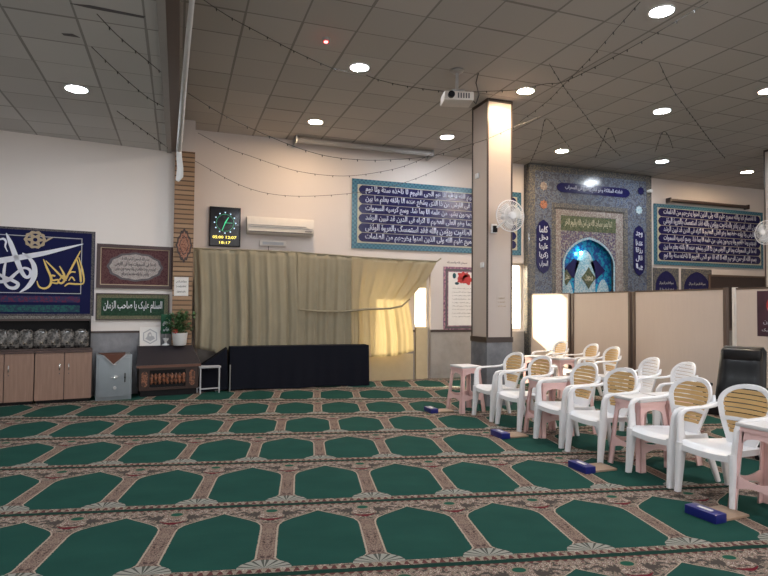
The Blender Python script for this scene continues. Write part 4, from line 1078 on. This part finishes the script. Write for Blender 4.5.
def strokes(name, lst, m, y, th=.006):
    bm = bmesh.new()
    for st_ in lst:
        pts = [bl(q[0], q[1]) for q in st_]; ws = [q[2] for q in st_]
        # smooth by Catmull-Rom
        P_, W2 = [], []
        for i in range(len(pts)-1):
            p0_, p1_, p2_, p3_ = pts[max(i-1, 0)], pts[i], pts[i+1], pts[min(i+2, len(pts)-1)]
            for k in range(5):
                u = k/5; f = lambda a, b, c, d: .5*((2*b)+(-a+c)*u+(2*a-5*b+4*c-d)*u*u+(-a+3*b-3*c+d)*u**3)
                P_.append((f(p0_[0], p1_[0], p2_[0], p3_[0]), f(p0_[1], p1_[1], p2_[1], p3_[1]))); W2.append(ws[i]+(ws[i+1]-ws[i])*u)
        P_.append(pts[-1]); W2.append(ws[-1]); rows = []
        for i, q in enumerate(P_):
            a_ = P_[max(i-1, 0)]; b_ = P_[min(i+1, len(P_)-1)]; tx, tz = b_[0]-a_[0], b_[1]-a_[1]; l_ = math.hypot(tx, tz) or 1
            nx, nz = -tz/l_, tx/l_; hw_ = W2[i]*.0031*.5*1.1
            rows.append([bm.verts.new((q[0]+nx*hw_, -y, q[1]+nz*hw_)), bm.verts.new((q[0]+nx*hw_, -y-th, q[1]+nz*hw_)), bm.verts.new((q[0]-nx*hw_, -y-th, q[1]-nz*hw_)), bm.verts.new((q[0]-nx*hw_, -y, q[1]-nz*hw_))])
        for A, B in zip(rows, rows[1:]):
            for k in range(4): bm.faces.new((A[k], A[(k+1) % 4], B[(k+1) % 4], B[k]))
        bm.faces.new(rows[0]); bm.faces.new(rows[-1][::-1])
    return obj(name, bm, m, t)
strokes('white_calligraphy', [
    [(-200, 265, 8), (-80, 255, 26), (0, 240, 26), (200, 207, 22), (330, 178, 14), (436, 152, 3)],
    [(33, 95, 3), (55, 145, 18), (85, 225, 22), (110, 290, 18), (135, 325, 14), (158, 318, 14), (158, 290, 12), (125, 278, 10), (85, 305, 12), (45, 340, 16), (0, 350, 14), (-60, 345, 8)],
    [(118, 200, 5), (150, 222, 12), (178, 265, 20), (180, 320, 22), (150, 372, 18), (103, 406, 3)],
    [(-20, 300, 8), (20, 325, 14), (70, 345, 14), (95, 362, 14), (80, 382, 16), (45, 378, 12), (22, 345, 10), (22, 290, 12), (32, 240, 6)],
    [(-10, 132, 4), (18, 125, 10), (32, 140, 8), (28, 165, 6), (40, 192, 3)],
    [(-180, 120, 6), (-160, 200, 22), (-140, 300, 24), (-120, 400, 6)], [(-110, 110, 6), (-95, 200, 20), (-80, 330, 20), (-40, 395, 6)]], 'letter_white', .012, .005)
strokes('yellow_calligraphy', [
    [(228, 232, 3), (245, 275, 9), (268, 330, 10), (262, 368, 9), (235, 385, 9), (205, 375, 7), (194, 345, 3)],
    [(240, 240, 4), (290, 290, 8), (345, 345, 10)], [(290, 320, 8), (270, 318, 8), (275, 342, 8), (305, 340, 8), (300, 358, 8), (262, 352, 5)],
    [(305, 350, 8), (322, 358, 9), (338, 342, 9), (330, 318, 7), (312, 340, 6)],
    [(312, 268, 4), (335, 310, 9), (345, 345, 7)], [(422, 188, 3), (395, 240, 8), (345, 335, 9)],
    [(400, 225, 4), (418, 290, 9), (424, 350, 9)], [(412, 222, 4), (432, 290, 8), (438, 355, 6), (400, 362, 8), (360, 360, 8), (338, 374, 4)], [(350, 325, 3), (372, 300, 6), (396, 300, 6)], [(360, 345, 4), (376, 325, 6), (392, 345, 6)]], 'letter_yellow', .016, .005)
cx, cz = bl(185, 130)
obj('medallion', poly([ell(cx, cz, .145, .135, 40, 10, .06), ell(cx, cz, .105, .095, 30)], .004, lambda c: Vector((c.x, c.y-.015, c.z))), 'gold_thread', t)
obj('medallion_centre', poly([ell(cx, cz, .09, .08, 40, 6, .25), ell(cx, cz, .03, .03, 16)], .004, lambda c: Vector((c.x, c.y-.015, c.z))), 'gold_thread', t)
obj('medallion_tail', poly([[(cx+.14, cz-.03), (cx+.26, cz+.06), (cx+.17, cz+.03)]], .004, lambda c: Vector((c.x, c.y-.015, c.z))), 'gold_thread', t)

t, w, h, _, _ = lthing('framed_tapestry', (97, 243.5), (171.8, 289.5), 'maroon framed tapestry with a pale oval of script', 'picture')
obj('frame', poly([rect(0, 0, w, h), rect(.055, .055, w-.055, h-.055)], .04, lambda c: Vector((c.x, c.y-.02, c.z))), 'maroon_frame', t)
obj('inner_line', poly([rect(.055, .055, w-.055, h-.055), rect(.068, .068, w-.068, h-.068)], .012, lambda c: Vector((c.x, c.y-.022, c.z))), 'gold_thread', t)
obj('tapestry', box((.05, -.016, .05), (w-.05, 0, h-.05)), 'maroon_carpet', t)
obj('dark_halo', poly([ell(w/2, h/2, w*.365, h*.33, 48, 12, .03)], .004, lambda c: Vector((c.x, c.y-.018, c.z))), 'ink', t)
o = obj('oval_field', poly([ell(w/2, h/2, w*.33, h*.285, 48, 12, .03)], .004, lambda c: Vector((c.x, c.y-.021, c.z))), 'silver_weave', t)
for k in range(4): obj('lettering', text_bm(LINES[k][:30], w/2, h/2+(1.5-k)*h*.115, w*(.36 if k in (0, 3) else .54), h*.11, -.0235, bold=.03), 'ink', o)
t, w, h, _, _ = lthing('framed_inscription', (96, 293), (168.8, 320), 'green woven inscription in a beige frame under the maroon tapestry', 'picture')
obj('frame', poly([rect(0, 0, w, h), rect(.018, .018, w-.018, h-.018)], .03, lambda c: Vector((c.x, c.y-.015, c.z))), 'dark_wood', t)
obj('border', box((.01, -.012, .01), (w-.01, 0, h-.01)), 'beige_weave', t)
o = obj('green_field', box((.08, -.016, .075), (w-.08, -.012, h-.075)), 'green_weave', t)
obj('lettering', text_bm('السلام علیک یا صاحب الزمان', w/2, h/2, w*.80, h*.44, -.0165, bold=.02), 'letter_white', o)

# ================================================================== CABINETS
OFFC = .53
sa, _ = on_left(3, 400, OFFC); sb, _ = on_left(33.3, 400, OFFC); sc_, _ = on_left(63.2, 400, OFFC); sd, _ = on_left(91.3, 400, OFFC)
zc1 = on_left(60, 350.5, OFFC)[1]; dw = sb-sa
def cabinet(s0, s1_, split, lb, hl):
    p = left_world(s0, OFFC); t = thing('cabinet', lb, 'cabinet', (p.x, p.y, Z0), LA, 'brown two door cabinets along the left wall'); w = s1_-s0; hh = zc1-Z0
    obj('body', join([box((0.002, .022, .06), (w-.002, .47, hh-.03))]), 'cab_dark', t)
    obj('plinth', box((.03, .04, 0), (w-.03, .45, .06)), 'black', t)
    obj('top', box((0, -.012, hh-.03), (w, .48, hh)), 'cab_dark', t)
    for (a_, b_, hs) in ((0, split, hl[0]), (split, w, hl[1])):
        d_ = obj('door', box((a_+.006, 0, .05), (b_-.006, .02, hh-.036)), 'cab_wood', t)
        hx = a_+(b_-a_)*hs
        bm = bmesh.new(); add_sweep(bm, [(hx, -.002, hh*.62), (hx, -.028, hh*.645), (hx, -.028, hh*.72), (hx, -.002, hh*.745)], .012, .01, (1, 0, 0)); obj('handle', bm, 'handle', d_, smooth=50)
        bm = bmesh.new(); add_lathe(bm, [(.008, -.004), (.008, .0)], (hx, 0, hh*.56), 12, 'y'); obj('keyhole', bm, 'ink', d_)
cabinet(sa-dw, sb, dw, 'brown two door cabinet at the left edge of the picture', (.85, .15))
cabinet(sb+.003, sd, sc_-sb, 'brown two door cabinet beside the grey safe', (.84, .16))
# rack of wrapped pouches on the cabinets
zr1 = on_left(50, 319, OFFC-.12)[1]; sr1 = on_left(91, 330, OFFC-.12)[0]; sr0 = sa-dw
p = left_world(sr0, OFFC-.12); t = thing('display_rack', 'low dark open rack on top of the cabinets under the banner', 'rack', (p.x, p.y, zc1), LA); w = sr1-sr0; h = zr1-zc1
obj('back_board', box((0, .30, 0), (w, .32, h)), 'black', t); obj('shelf', box((0, 0, 0), (w, .30, .025)), 'dark_wood', t)
obj('top_board', box((0, .08, h-.03), (w, .30, h)), 'dark_wood', t)
for x in (0, w-.02): obj('side_board', box((x, .06, .025), (x+.02, .30, h-.03)), 'black', t)
pouch0 = None
for k, pxx in enumerate([1.5, 12, 26, 41, 54, 67, 81.5]):
    s_, _ = on_left(pxx, 340, OFFC-.22); pp = left_world(s_, OFFC-.22)
    lb = ['wrapped pouch at the very left edge of the rack', 'wrapped pouch second from the left edge on the rack', 'wrapped pouch with the palest front, third on the rack', 'wrapped pouch in the middle of the rack', 'wrapped pouch fifth from the left on the rack', 'wrapped pouch second from the right end of the rack', 'wrapped pouch at the right end of the rack next to the wall'][k]
    if not pouch0:
        pouch0 = thing('wrapped_pouch', lb, 'pouch', (pp.x, pp.y, zc1+.026), LA, 'wrapped pouches on the rack')
        bm = bmesh.new(); N = 18
        prof = [(.085, 0), (.105, .03), (.108, .13), (.105, .21), (.09, .25), (.06, .275), (.03, .285)]
        rings = [[bm.verts.new(((r*1.02*math.copysign(abs(math.cos(2*PI*q/N))**.6, math.cos(2*PI*q/N))), r*.75*math.copysign(abs(math.sin(2*PI*q/N))**.6, math.sin(2*PI*q/N)), z+.006*math.sin(q*2.3+z*40))) for q in range(N)] for r, z in prof]
        for A, B in zip(rings, rings[1:]):
            for q in range(N): bm.faces.new((A[q], A[(q+1) % N], B[(q+1) % N], B[q]))
        bm.faces.new(rings[0][::-1]); bm.faces.new(rings[-1]); obj('wrapper', bm, 'pouch', pouch0, smooth=60)
        bm = bmesh.new(); bmesh.ops.create_icosphere(bm, subdivisions=3, radius=1)
        for v in bm.verts: v.co = Vector((v.co.x*.065, -.03+v.co.y*.055, .085+v.co.z*.062))*1
        obj('contents', bm, 'pouch_pale', pouch0, smooth=60)
    else: dup(pouch0, (pp.x, pp.y, zc1+.026), lb, LA+random.uniform(-.2, .2))

# ================================================================== SAFE
a = on_z(95.4, 401.5, Z0); s_, _ = on_left(95.4, 401, 0)
offS = (a-LO).dot(LN); s0 = (a-LO).dot(LD); s1_ = on_left(131.3, 399.5, offS)[0]; hS = on_left(113, 355, offS)[1]
p = left_world(s0, offS); t = thing('safe', 'grey steel safe with a brown cloth on top beside the cabinet', 'safe', (p.x, p.y, Z0), LA); w = s1_-s0; h = hS-Z0
dS = min(.5, offS-.05)
obj('body', box((0, .02, 0), (w, dS, h)), 'grey_steel', t, bevel=.01)
d_ = obj('door', box((.03, 0, .05), (w-.03, .02, h-.04)), 'grey_steel', t, bevel=.006)
bm = bmesh.new(); add_sweep(bm, [(w*.80, -.04, h*.40), (w*.80, -.05, h*.47), (w*.80, -.04, h*.60)], .014, .012, (1, 0, 0)); add_tube(bm, [(w*.80, 0, h*.5), (w*.80, -.045, h*.5)], .012, 8); obj('handle', bm, 'black', d_, smooth=50)
bm = bmesh.new(); add_sweep(bm, [(w*.42, -.025, h*.50), (w*.66, -.025, h*.54)], .012, .01, (0, 0, 1)); add_tube(bm, [(w*.54, 0, h*.52), (w*.54, -.02, h*.52)], .025, 14); obj('lever', bm, 'handle', d_, smooth=50)
bm = bmesh.new(); add_lathe(bm, [(.022, -.012), (.025, 0)], (w*.52, 0, h*.27), 16, 'y'); obj('keyhole_cover', bm, 'letter_grey', d_)
obj('name_plate', box((w*.46, -.004, h*.78), (w*.56, 0, h*.80)), 'handle', d_)
t2 = thing('brown_cloth', 'brown triangular cloth draped over the front of the safe', 'cloth', (p.x, p.y, Z0+h), LA)
bm = bmesh.new()
z_ = .006
def q4(pts, th=.006):
    vs = [bm.verts.new(q) for q in pts]; bm.faces.new(vs)
q4([(w*.06, dS*.8, z_), (w*.86, dS*.8, z_), (w*.80, -.008, z_), (w*.20, -.008, z_)]); q4([(w*.20, -.008, z_), (w*.80, -.008, z_), (w*.47, -.03, -h*.20)])
o = obj('fabric', bm, 'brown_cloth', t2); md = o.modifiers.new('s', 'SOLIDIFY'); md.thickness = .008
bm = bmesh.new(); add_sweep(bm, [(w*.17, -.014, 0), (w*.47, -.036, -h*.215), (w*.83, -.014, 0)], .012, .008, (0, 0, 1)); obj('pale_hem', bm, 'letter_grey', t2)

# ================================================================== SLANTED CASE
a = on_z(138.8, 397.5, Z0); offK = (a-LO).dot(LN); s0 = (a-LO).dot(LD); s1_ = on_left(198, 393.5, offK)[0]
zf = on_left(168, 366.5, offK+.04)[1]; zb = on_left(165, 345, offK-.42)[1]
p = left_world(s0, offK); t = thing('slanted_case', 'dark wooden case with a slanted top and a red carved front panel', 'case', (p.x, p.y, Z0), LA); w = s1_-s0
hF = zf-Z0; hB = zb-Z0; dK = min(.62, offK-.06)
fx0, fx1 = w*.17, w*.78
obj('body', join([box((.0, .0, .10), (fx0, .03, hF)), box((fx1, 0, .10), (w, .03, hF)), box((fx0, 0, .10), (fx1, .03, hF*.30)), box((fx0, 0, hF*.88), (fx1, .03, hF)), box((0, .03, .10), (.03, dK, hF)), box((w-.03, .03, .10), (w, dK, hF)), box((.03, dK-.02, .10), (w-.03, dK, hF)), box((.03, .03, .10), (w-.03, dK-.02, .13))]), 'dark_wood', t)
obj('plinth', box((.02, .03, 0), (w-.02, dK-.02, .10)), 'black', t)
obj('carved_panel', box((fx0, .035, hF*.30), (fx1, .045, hF*.88)), 'black', t)
bm = bmesh.new()
for k in range(9):
    x = fx0+.03+(fx1-fx0-.06)*k/8; add_lathe(bm, [(.010, hF*.40), (.030, hF*.48), (.026, hF*.58), (.034, hF*.68), (.012, hF*.76)], (x, .02, 0), 10)
obj('carved_row', bm, 'orange_carved', t, smooth=60)
for x in (w*.085, w*.89):
    obj('side_carving', poly([cartouche(x-.045, hF*.32, x+.045, hF*.86, .5)], .012, lambda c: Vector((c.x, c.y-.006, c.z))), 'orange_carved', t)
bm = bmesh.new(); ov_ = .05
add_hexa(bm, [(-ov_, -.05, hF), (w+ov_*.6, -.05, hF), (w-.06, dK*.68, hB-.02), (.0, dK*.68, hB-.02)], [(-ov_, -.05, hF+.025), (w+ov_*.6, -.05, hF+.025), (w-.06, dK*.68, hB), (.0, dK*.68, hB)])
g = NG('dark_felt'); M['felt'] = g.fin((.022, .018, .023, 1), .5, 0, .3); obj('slanted_lid', bm, 'felt', t)
obj('front_moulding', box((-ov_, -.062, hF-.012), (w+ov_*.6, -.05, hF+.03)), 'red_wood', t)
obj('back_shelf', box((0, dK*.68, hB-.03), (w-.06, dK, hB)), 'dark_wood', t)
bm = bmesh.new(); add_hexa(bm, [(0, .03, hF-.01), (.02, .03, hF-.01), (.02, dK*.68, hF-.01), (0, dK*.68, hF-.01)], [(0, .03, hF), (.02, .03, hF), (.02, dK*.68, hB-.025), (0, dK*.68, hB-.025)])
add_box(bm, (0, dK*.68, hF-.01), (w-.06, dK, hB-.03)); obj('upper_body', bm, 'dark_wood', t)
KZ = Z0+hB; offI = offK-dK*.85
def on_case(px, py): s, z = on_left(px, py, offI); return left_world(s, offI), z
# emblem picture
pa, z1 = on_case(140, 327.5); pb_, _ = on_case(160.5, 340)
t = thing('emblem_picture', 'white frameless picture with a grey hexagonal emblem on the slanted case', 'picture', (pa.x, pa.y, KZ), LA); w = (pb_-pa).length; h = z1-KZ
sh = lambda c: Vector((c.x, c.y+.10*(c.z/h)*.6, c.z))
obj('canvas', poly([rect(0, 0, w, h)], .012, sh), 'paper', t)
def hexa(r): return [(w/2+r*math.sin(k*PI/3), h/2+r*math.cos(k*PI/3)) for k in range(6)]
rh = h*.42
obj('hexagon', poly([hexa(rh), hexa(rh*.84)], .004, lambda c: sh(c)+Vector((0, -.008, 0))), 'letter_grey', t)
obj('dome_emblem', poly([[(w/2-rh*.6, h/2-rh*.3), (w/2, h/2-rh*.62), (w/2+rh*.6, h/2-rh*.3), (w/2+rh*.45, h/2), (w/2+rh*.2, h/2+rh*.1), (w/2+rh*.15, h/2+rh*.4), (w/2, h/2+rh*.6), (w/2-rh*.3, h/2+rh*.35), (w/2-rh*.35, h/2)], ell(w/2, h/2+rh*.15, rh*.12, rh*.16, 12)], .004, lambda c: sh(c)+Vector((0, -.008, 0))), 'letter_grey', t)
# green pennant in a little stand
pa, z1 = on_case(166.3, 314)
t = thing('table_pennant', 'small green cloth pennant with white script on a white stand', 'pennant', (pa.x, pa.y, KZ), LA); h = z1-KZ
bm = bmesh.new(); add_lathe(bm, [(.06, 0), (.06, .012), (.02, .03), (.018, .06), (.045, .10), (.05, .12)], n=20); obj('stand', bm, 'white_paint', t, smooth=50)
bm = bmesh.new(); add_tube(bm, [(0, 0, .08), (0, 0, h)], .006, 8); obj('stick', bm, 'metal', t)
bm = bmesh.new(); rows = []
for j in range(9):
    v = j/8; rows.append([bm.verts.new((-.085+.17*i/8, -.03+.012*math.sin(i*1.5+v*2), h-.005-(h*.62)*v)) for i in range(9)])
for A, B in zip(rows, rows[1:]):
    for i in range(8): bm.faces.new((A[i], A[i+1], B[i+1], B[i]))
o = obj('pennant_cloth', bm, 'green_cloth', t, smooth=60); md = o.modifiers.new('s', 'SOLIDIFY'); md.thickness = .004
text('lettering', 'یا مهدی', t, 'letter_white', 0, h*.72, .12, .10, -.05, bold=.03)
text('lettering', 'ادرکنی', t, 'letter_white', 0, h*.52, .10, .07, -.05, bold=.03)
# potted plant
pa, z1 = on_case(180.5, 332.5); hp = z1-KZ
t = thing('potted_plant', 'leafy plant with one red flower in a white pot on the slanted case', 'plant', (pa.x-.01, pa.y-.10, KZ), 0)
bm = bmesh.new(); add_lathe(bm, [(.095, 0), (.105, .01), (.125, hp-.01), (.13, hp), (.115, hp), (.11, hp-.03)], n=28); obj('pot', bm, 'white_paint', t, smooth=50)
bm = bmesh.new(); add_lathe(bm, [(.088, hp-.035), (.088, hp-.02)], n=20); obj('soil', bm, 'brown_cloth', t)
rnd = random.Random(11); bm = bmesh.new(); bs = bmesh.new()
for k in range(44):
    a = rnd.uniform(0, 2*PI); r = rnd.uniform(.03, .24); hz = hp+rnd.uniform(.03, .34)
    tip = Vector((max(-.18, r*math.cos(a)), min(.0, r*math.sin(a)*.6-.02), hz)); add_tube(bs, [(0, 0, hp-.03), (tip.x*.4, tip.y*.4, hp+.5*(hz-hp)), tip], .004, 5)
    for q in range(9):
        c = tip+Vector((rnd.uniform(-.05, .05), rnd.uniform(-.04, .04), rnd.uniform(-.06, .04))); d1 = Vector((rnd.uniform(-1, 1), rnd.uniform(-1, 1), rnd.uniform(-.6, .8))).normalized()
        s1v = d1.cross(Vector((rnd.uniform(-1, 1), rnd.uniform(-1, 1), 1))).normalized()*.02; L_ = rnd.uniform(.04, .075)
        vs = [bm.verts.new(c), bm.verts.new(c+d1*L_*.5+s1v), bm.verts.new(c+d1*L_), bm.verts.new(c+d1*L_*.5-s1v)]; bm.faces.new(vs)
obj('stems', bs, 'leaf', t); obj('foliage', bm, 'leaf', t)
bm = bmesh.new()
for k in range(8):
    a = k*PI/4; c = Vector((-.07, -.10, hp+.03)); d1 = Vector((math.cos(a), -.3, math.sin(a))); s1v = Vector((-math.sin(a), 0, math.cos(a)))*.014
    bm.faces.new([bm.verts.new(c), bm.verts.new(c+d1*.022+s1v), bm.verts.new(c+d1*.045), bm.verts.new(c+d1*.022-s1v)])
obj('flower', bm, 'red_flower', t)

# medallion and paper sign on the brick pilaster
BY = 10.42
p = on_y(184, 245.5, BY); t = thing('wall_medallion', 'carved red brown pointed medallion on the brick pilaster', 'ornament', (p.x, BY-.001, p.z))
hm = (on_y(184, 229, BY).z-on_y(184, 262, BY).z)/2; wm = (on_y(192, 245, BY).x-on_y(176, 245, BY).x)/2
def med(k): 
    pts = []
    for q in range(48):
        a = 2*PI*q/48; r = 1+.07*math.cos(12*a); e = abs(math.sin(a))**1.5
        pts.append((wm*k*r*math.cos(a)*(1-.25*e), hm*k*r*math.sin(a)*(.72+.28*e)))
    return pts
obj('backing', poly([med(1)], .02, lambda c: Vector((c.x, c.y-.01, c.z))), 'dark_wood', t)
obj('carving', poly([med(.80), med(.58)], .012, lambda c: Vector((c.x, c.y-.024, c.z))), 'medallion', t)
obj('centre', poly([med(.5)], .012, lambda c: Vector((c.x, c.y-.024, c.z))), 'medallion', t)
p = on_y(181.3, 286.5, BY); t = thing('paper_sign', 'white paper notice with three printed lines on the brick pilaster', 'notice', (p.x, BY-.001, p.z))
obj('sheet', box((-.115, -.004, -.16), (.115, 0, .16)), 'paper', t)
for k, s in enumerate(['نمازگزاران گرامی', 'لطفا سکوت را', 'رعایت فرمایید']): text('lettering', s, t, 'ink', 0, .085-.085*k, .17-.015*k, .045, -.0045, bold=.02)

# small metal stool in front of the bench
a = on_z(199.5, 394, Z0); b = on_z(219.5, 392.5, Z0); hT = on_y(208, 366.5, a.y).z-Z0
t = thing('metal_stool', 'small grey metal frame stool right of the slanted case', 'stool', (a.x, a.y, Z0), math.atan2(b.y-a.y, b.x-a.x)); w = (b-a).length
for (x, y) in ((.01, .0), (w-.01, 0), (.01, .19), (w-.01, .19)):
    bm = bmesh.new(); add_box(bm, (x-.011, y-.011, 0), (x+.011, y+.011, hT-.02)); obj('leg', bm, 'metal_grey' if 'metal_grey' in M else 'letter_grey', t)
obj('seat', box((-.015, -.02, hT-.03), (w+.015, .21, hT)), 'letter_grey', t, bevel=.006)
for y in (0, .19): obj('rung', box((.01, y-.008, .07), (w-.01, y+.008, .09)), 'letter_grey', t)

# white rolled cloth hanging along the step of the ceiling
pts = [(194, -22, 4.08, 0), (192, 0, 4.05, 0), (188, 39, 4.0, 0), (184.2, 83, 3.93, 0), (181.0, 125, 3.86, 0), (179, 150, 3.80, 0)]
P_ = [on_z(x, y, z) for x, y, z, _ in pts]
bm = bmesh.new(); add_tube(bm, P_, [.02, .022, .026, .030, .036, .04], 10)
t = thing('rolled_cloth', 'long white rolled cloth strung along the ceiling step and hanging at its far end', 'cloth', P_[-1])
o = obj('roll', bm, 'white_cloth', None, smooth=60); o.parent = t; o.location = -P_[-1]
bm = bmesh.new(); yE = P_[-1].y; 
tail = [on_y(x, y, yE) for x, y in ((179, 147), (179.2, 158), (180.2, 168), (179.8, 176), (177.3, 181))]
add_sweep(bm, tail, [.07, .08, .09, .10, .05], [.05, .05, .045, .04, .02], (1, 0, 0)); o = obj('tail', bm, 'white_cloth', None, smooth=60); o.parent = t; o.location = -P_[-1]
bm = bmesh.new(); add_tube(bm, [P_[1]+Vector((0, 0, .0)), Vector((P_[1].x, P_[1].y, CEIL))], .004, 6); add_tube(bm, [P_[-1], Vector((P_[-1].x, P_[-1].y, CEIL))], .004, 6)
o = obj('hanging_cord', bm, 'cable', None); o.parent = t; o.location = -P_[-1]

# ================================================================== FAIRY LIGHT WIRES
C1 = CEIL-.03; C2 = LCEIL-.03
wires = [([(201, -2), (228, 16), (262.8, 34.7), (298, 53), (332, 68), (349, 72)], C1, 'z', 'dark fairy light wire from the top left to the downlight by the red lamp'),
 ([(366, 75), (376, 79), (395, 84), (415, 87.5), (436, 90.5), (456.7, 91.7), (495.5, 91), (518, 89.5), (545, 84), (563, 82), (590, 69.5), (641.6, 41.7), (708, 2)], C1, 'z', 'dark fairy light wire sagging past the projector to the top right'),
 ([(187.8, 93), (226.7, 116.7), (282, 141.7), (318, 154), (349, 159), (385, 160), (432, 156), (459, 148), (487, 139), (509.5, 129), (540, 116.7)], 7.45, 'y', 'fairy light wire drooping low across the white wall and over the column'),
 ([(198, 133), (225, 147), (250, 156), (297, 171), (344, 176), (385, 171), (410, 164), (432, 154)], 9.6, 'y', 'fairy light wire drooping below the screen casing'),
 ([(195, 161), (245, 187), (291.7, 196), (354, 193), (400, 184), (440, 168), (470, 150)], 10.3, 'y', 'lowest fairy light wire sagging over the clock and inscription'),
 ([(97, 14), (114, 32), (132, 48), (161, 72)], C2, 'z', 'fairy light wire nearest the top on the low ceiling'),
 ([(91.7, 47), (121, 75), (147, 97), (164, 107)], C2, 'z', 'fairy light wire across the middle of the low ceiling'),
 ([(117, 111), (144, 130.6), (167, 147)], C2, 'z', 'fairy light wire at the far end of the low ceiling'),
 ([(520, 121.6), (546, 102.5), (563.4, 85), (589.5, 59), (620.7, 24), (640, 2)], C1, 'z', 'fairy light wire climbing right from the column head'),
 ([(549.5, 64), (565, 88.6), (585, 115), (603, 139), (620.7, 156)], C1, 'z', 'fairy light wire slanting down to the mihrab top'),
 ([(659, 62.5), (673, 90), (695, 120), (714.5, 146), (725, 158)], C1, 'z', 'fairy light wire slanting across the right ceiling'),
 ([(530, 163), (540, 140), (546, 119), (560, 135), (572, 150)], C1, 'z', 'short bent fairy light wire left of the mihrab top'),
 ([(595, 158), (603, 140), (609, 128), (616, 142)], C1, 'z', 'short bent fairy light wire above the mihrab'),
 ([(655, 152), (662, 133), (668, 135), (673, 148)], C1, 'z', 'short bent fairy light wire right of the mihrab')]
for pts, val, mode, lb in wires:
    P_ = []
    for i, (x, y) in enumerate(pts):
        q = on_z(x, y, val) if mode == 'z' else on_y(x, y, val)
        if q.z > CEIL-.01: q = on_z(x, y, CEIL-.02)
        if q.y > MAINY-.05: q = on_y(x, y, MAINY-.06)
        P_.append(q)
    # resample smooth
    S = []
    for i in range(len(P_)-1):
        a_, b_, c_, d_ = P_[max(i-1, 0)], P_[i], P_[i+1], P_[min(i+2, len(P_)-1)]
        for k in range(8):
            u = k/8; S.append(.5*((2*b_)+(-a_+c_)*u+(2*a_-5*b_+4*c_-d_)*u*u+(-a_+3*b_-3*c_+d_)*u**3))
    S.append(P_[-1])
    t = thing('fairy_light_wire', lb, 'string lights', S[0], 0, 'unlit fairy light wires strung under the ceiling')
    bm = bmesh.new(); add_tube(bm, [q-S[0] for q in S], .0042, 5); obj('wire', bm, 'cable', t)
    bm = bmesh.new(); acc = 0
    for q0, q1 in zip(S, S[1:]):
        acc += (q1-q0).length
        if acc > .22: acc = 0; add_tube(bm, [q1-S[0]+Vector((0, 0, .004)), q1-S[0]+Vector((.004, 0, -.026))], [.008, .005], 6)
    if bm.verts: obj('bulbs', bm, 'cable', t)['kind'] = 'stuff'
    else: bm.free()

# loose and tilted ceiling tiles on the low ceiling
for (pts, lb) in [([(70, 3.6), (90, 5.5), (145, 16.6), (144, 18.4), (88, 8)], 'ceiling tile with an open dark gap at the top left'), ([(61.5, 33.5), (72, 34), (80, 37.8), (64, 35.5)], 'ceiling tile corner sagging open beside the lamp')]:
    P_ = [on_z(x, y, LCEIL-.004) for x, y in pts]; c = P_[0].copy(); bm = bmesh.new()
    vs = [bm.verts.new(q-c) for q in P_]; f = bm.faces.new(vs); r = bmesh.ops.extrude_face_region(bm, geom=[f]); bmesh.ops.translate(bm, verts=[e for e in r['geom'] if isinstance(e, bmesh.types.BMVert)], vec=(0, 0, .003))
    o = obj('trim_gap', bm, 'ink'); o.location = c; o['kind'] = 'structure'

# ================================================================== LIGHT AND CAMERA
w = bpy.data.worlds.new('sky'); sc.world = w; w.use_nodes = True; nt = w.node_tree; bg = nt.nodes['Background']
tc = nt.nodes.new('ShaderNodeTexCoord'); sp = nt.nodes.new('ShaderNodeSeparateXYZ'); nt.links.new(tc.outputs['Generated'], sp.inputs[0])
rp = nt.nodes.new('ShaderNodeValToRGB'); nt.links.new(sp.outputs[1], rp.inputs[0])
e = rp.color_ramp.elements; e[0].position = .0; e[0].color = (.80, .76, .74, 1); e[1].position = .6; e[1].color = (4.6, 3.9, 2.8, 1)
nt.links.new(rp.outputs[0], bg.inputs[0]); bg.inputs[1].default_value = .75
sun = bpy.data.lights.new('sun', 'SUN'); sun.energy = 7.0; sun.color = (1, .86, .64); sun.angle = math.radians(1.2)
so = bpy.data.objects.new('sun', sun); COL.objects.link(so)
az, el = math.radians(30), math.radians(22)
dv = Vector((math.sin(az)*math.cos(el), -math.cos(az)*math.cos(el), -math.sin(el)))
so.rotation_euler = dv.to_track_quat('-Z', 'Y').to_euler()

cd = bpy.data.cameras.new('camera'); co = bpy.data.objects.new('camera', cd); COL.objects.link(co)
cd.sensor_fit = 'HORIZONTAL'; cd.sensor_width = 36; cd.lens = F*36/768; cd.clip_start = .05; cd.clip_end = 200
mt = Matrix((RT, UP, -fw)).transposed().to_4x4(); mt.translation = EYE; co.matrix_world = mt
sc.camera = co
sc.view_settings.view_transform = 'Standard'; sc.view_settings.look = 'None'; sc.view_settings.exposure = 1.4; sc.view_settings.gamma = 1.0; sc.view_settings.use_curve_mapping = False
sc.cycles.use_denoising = True
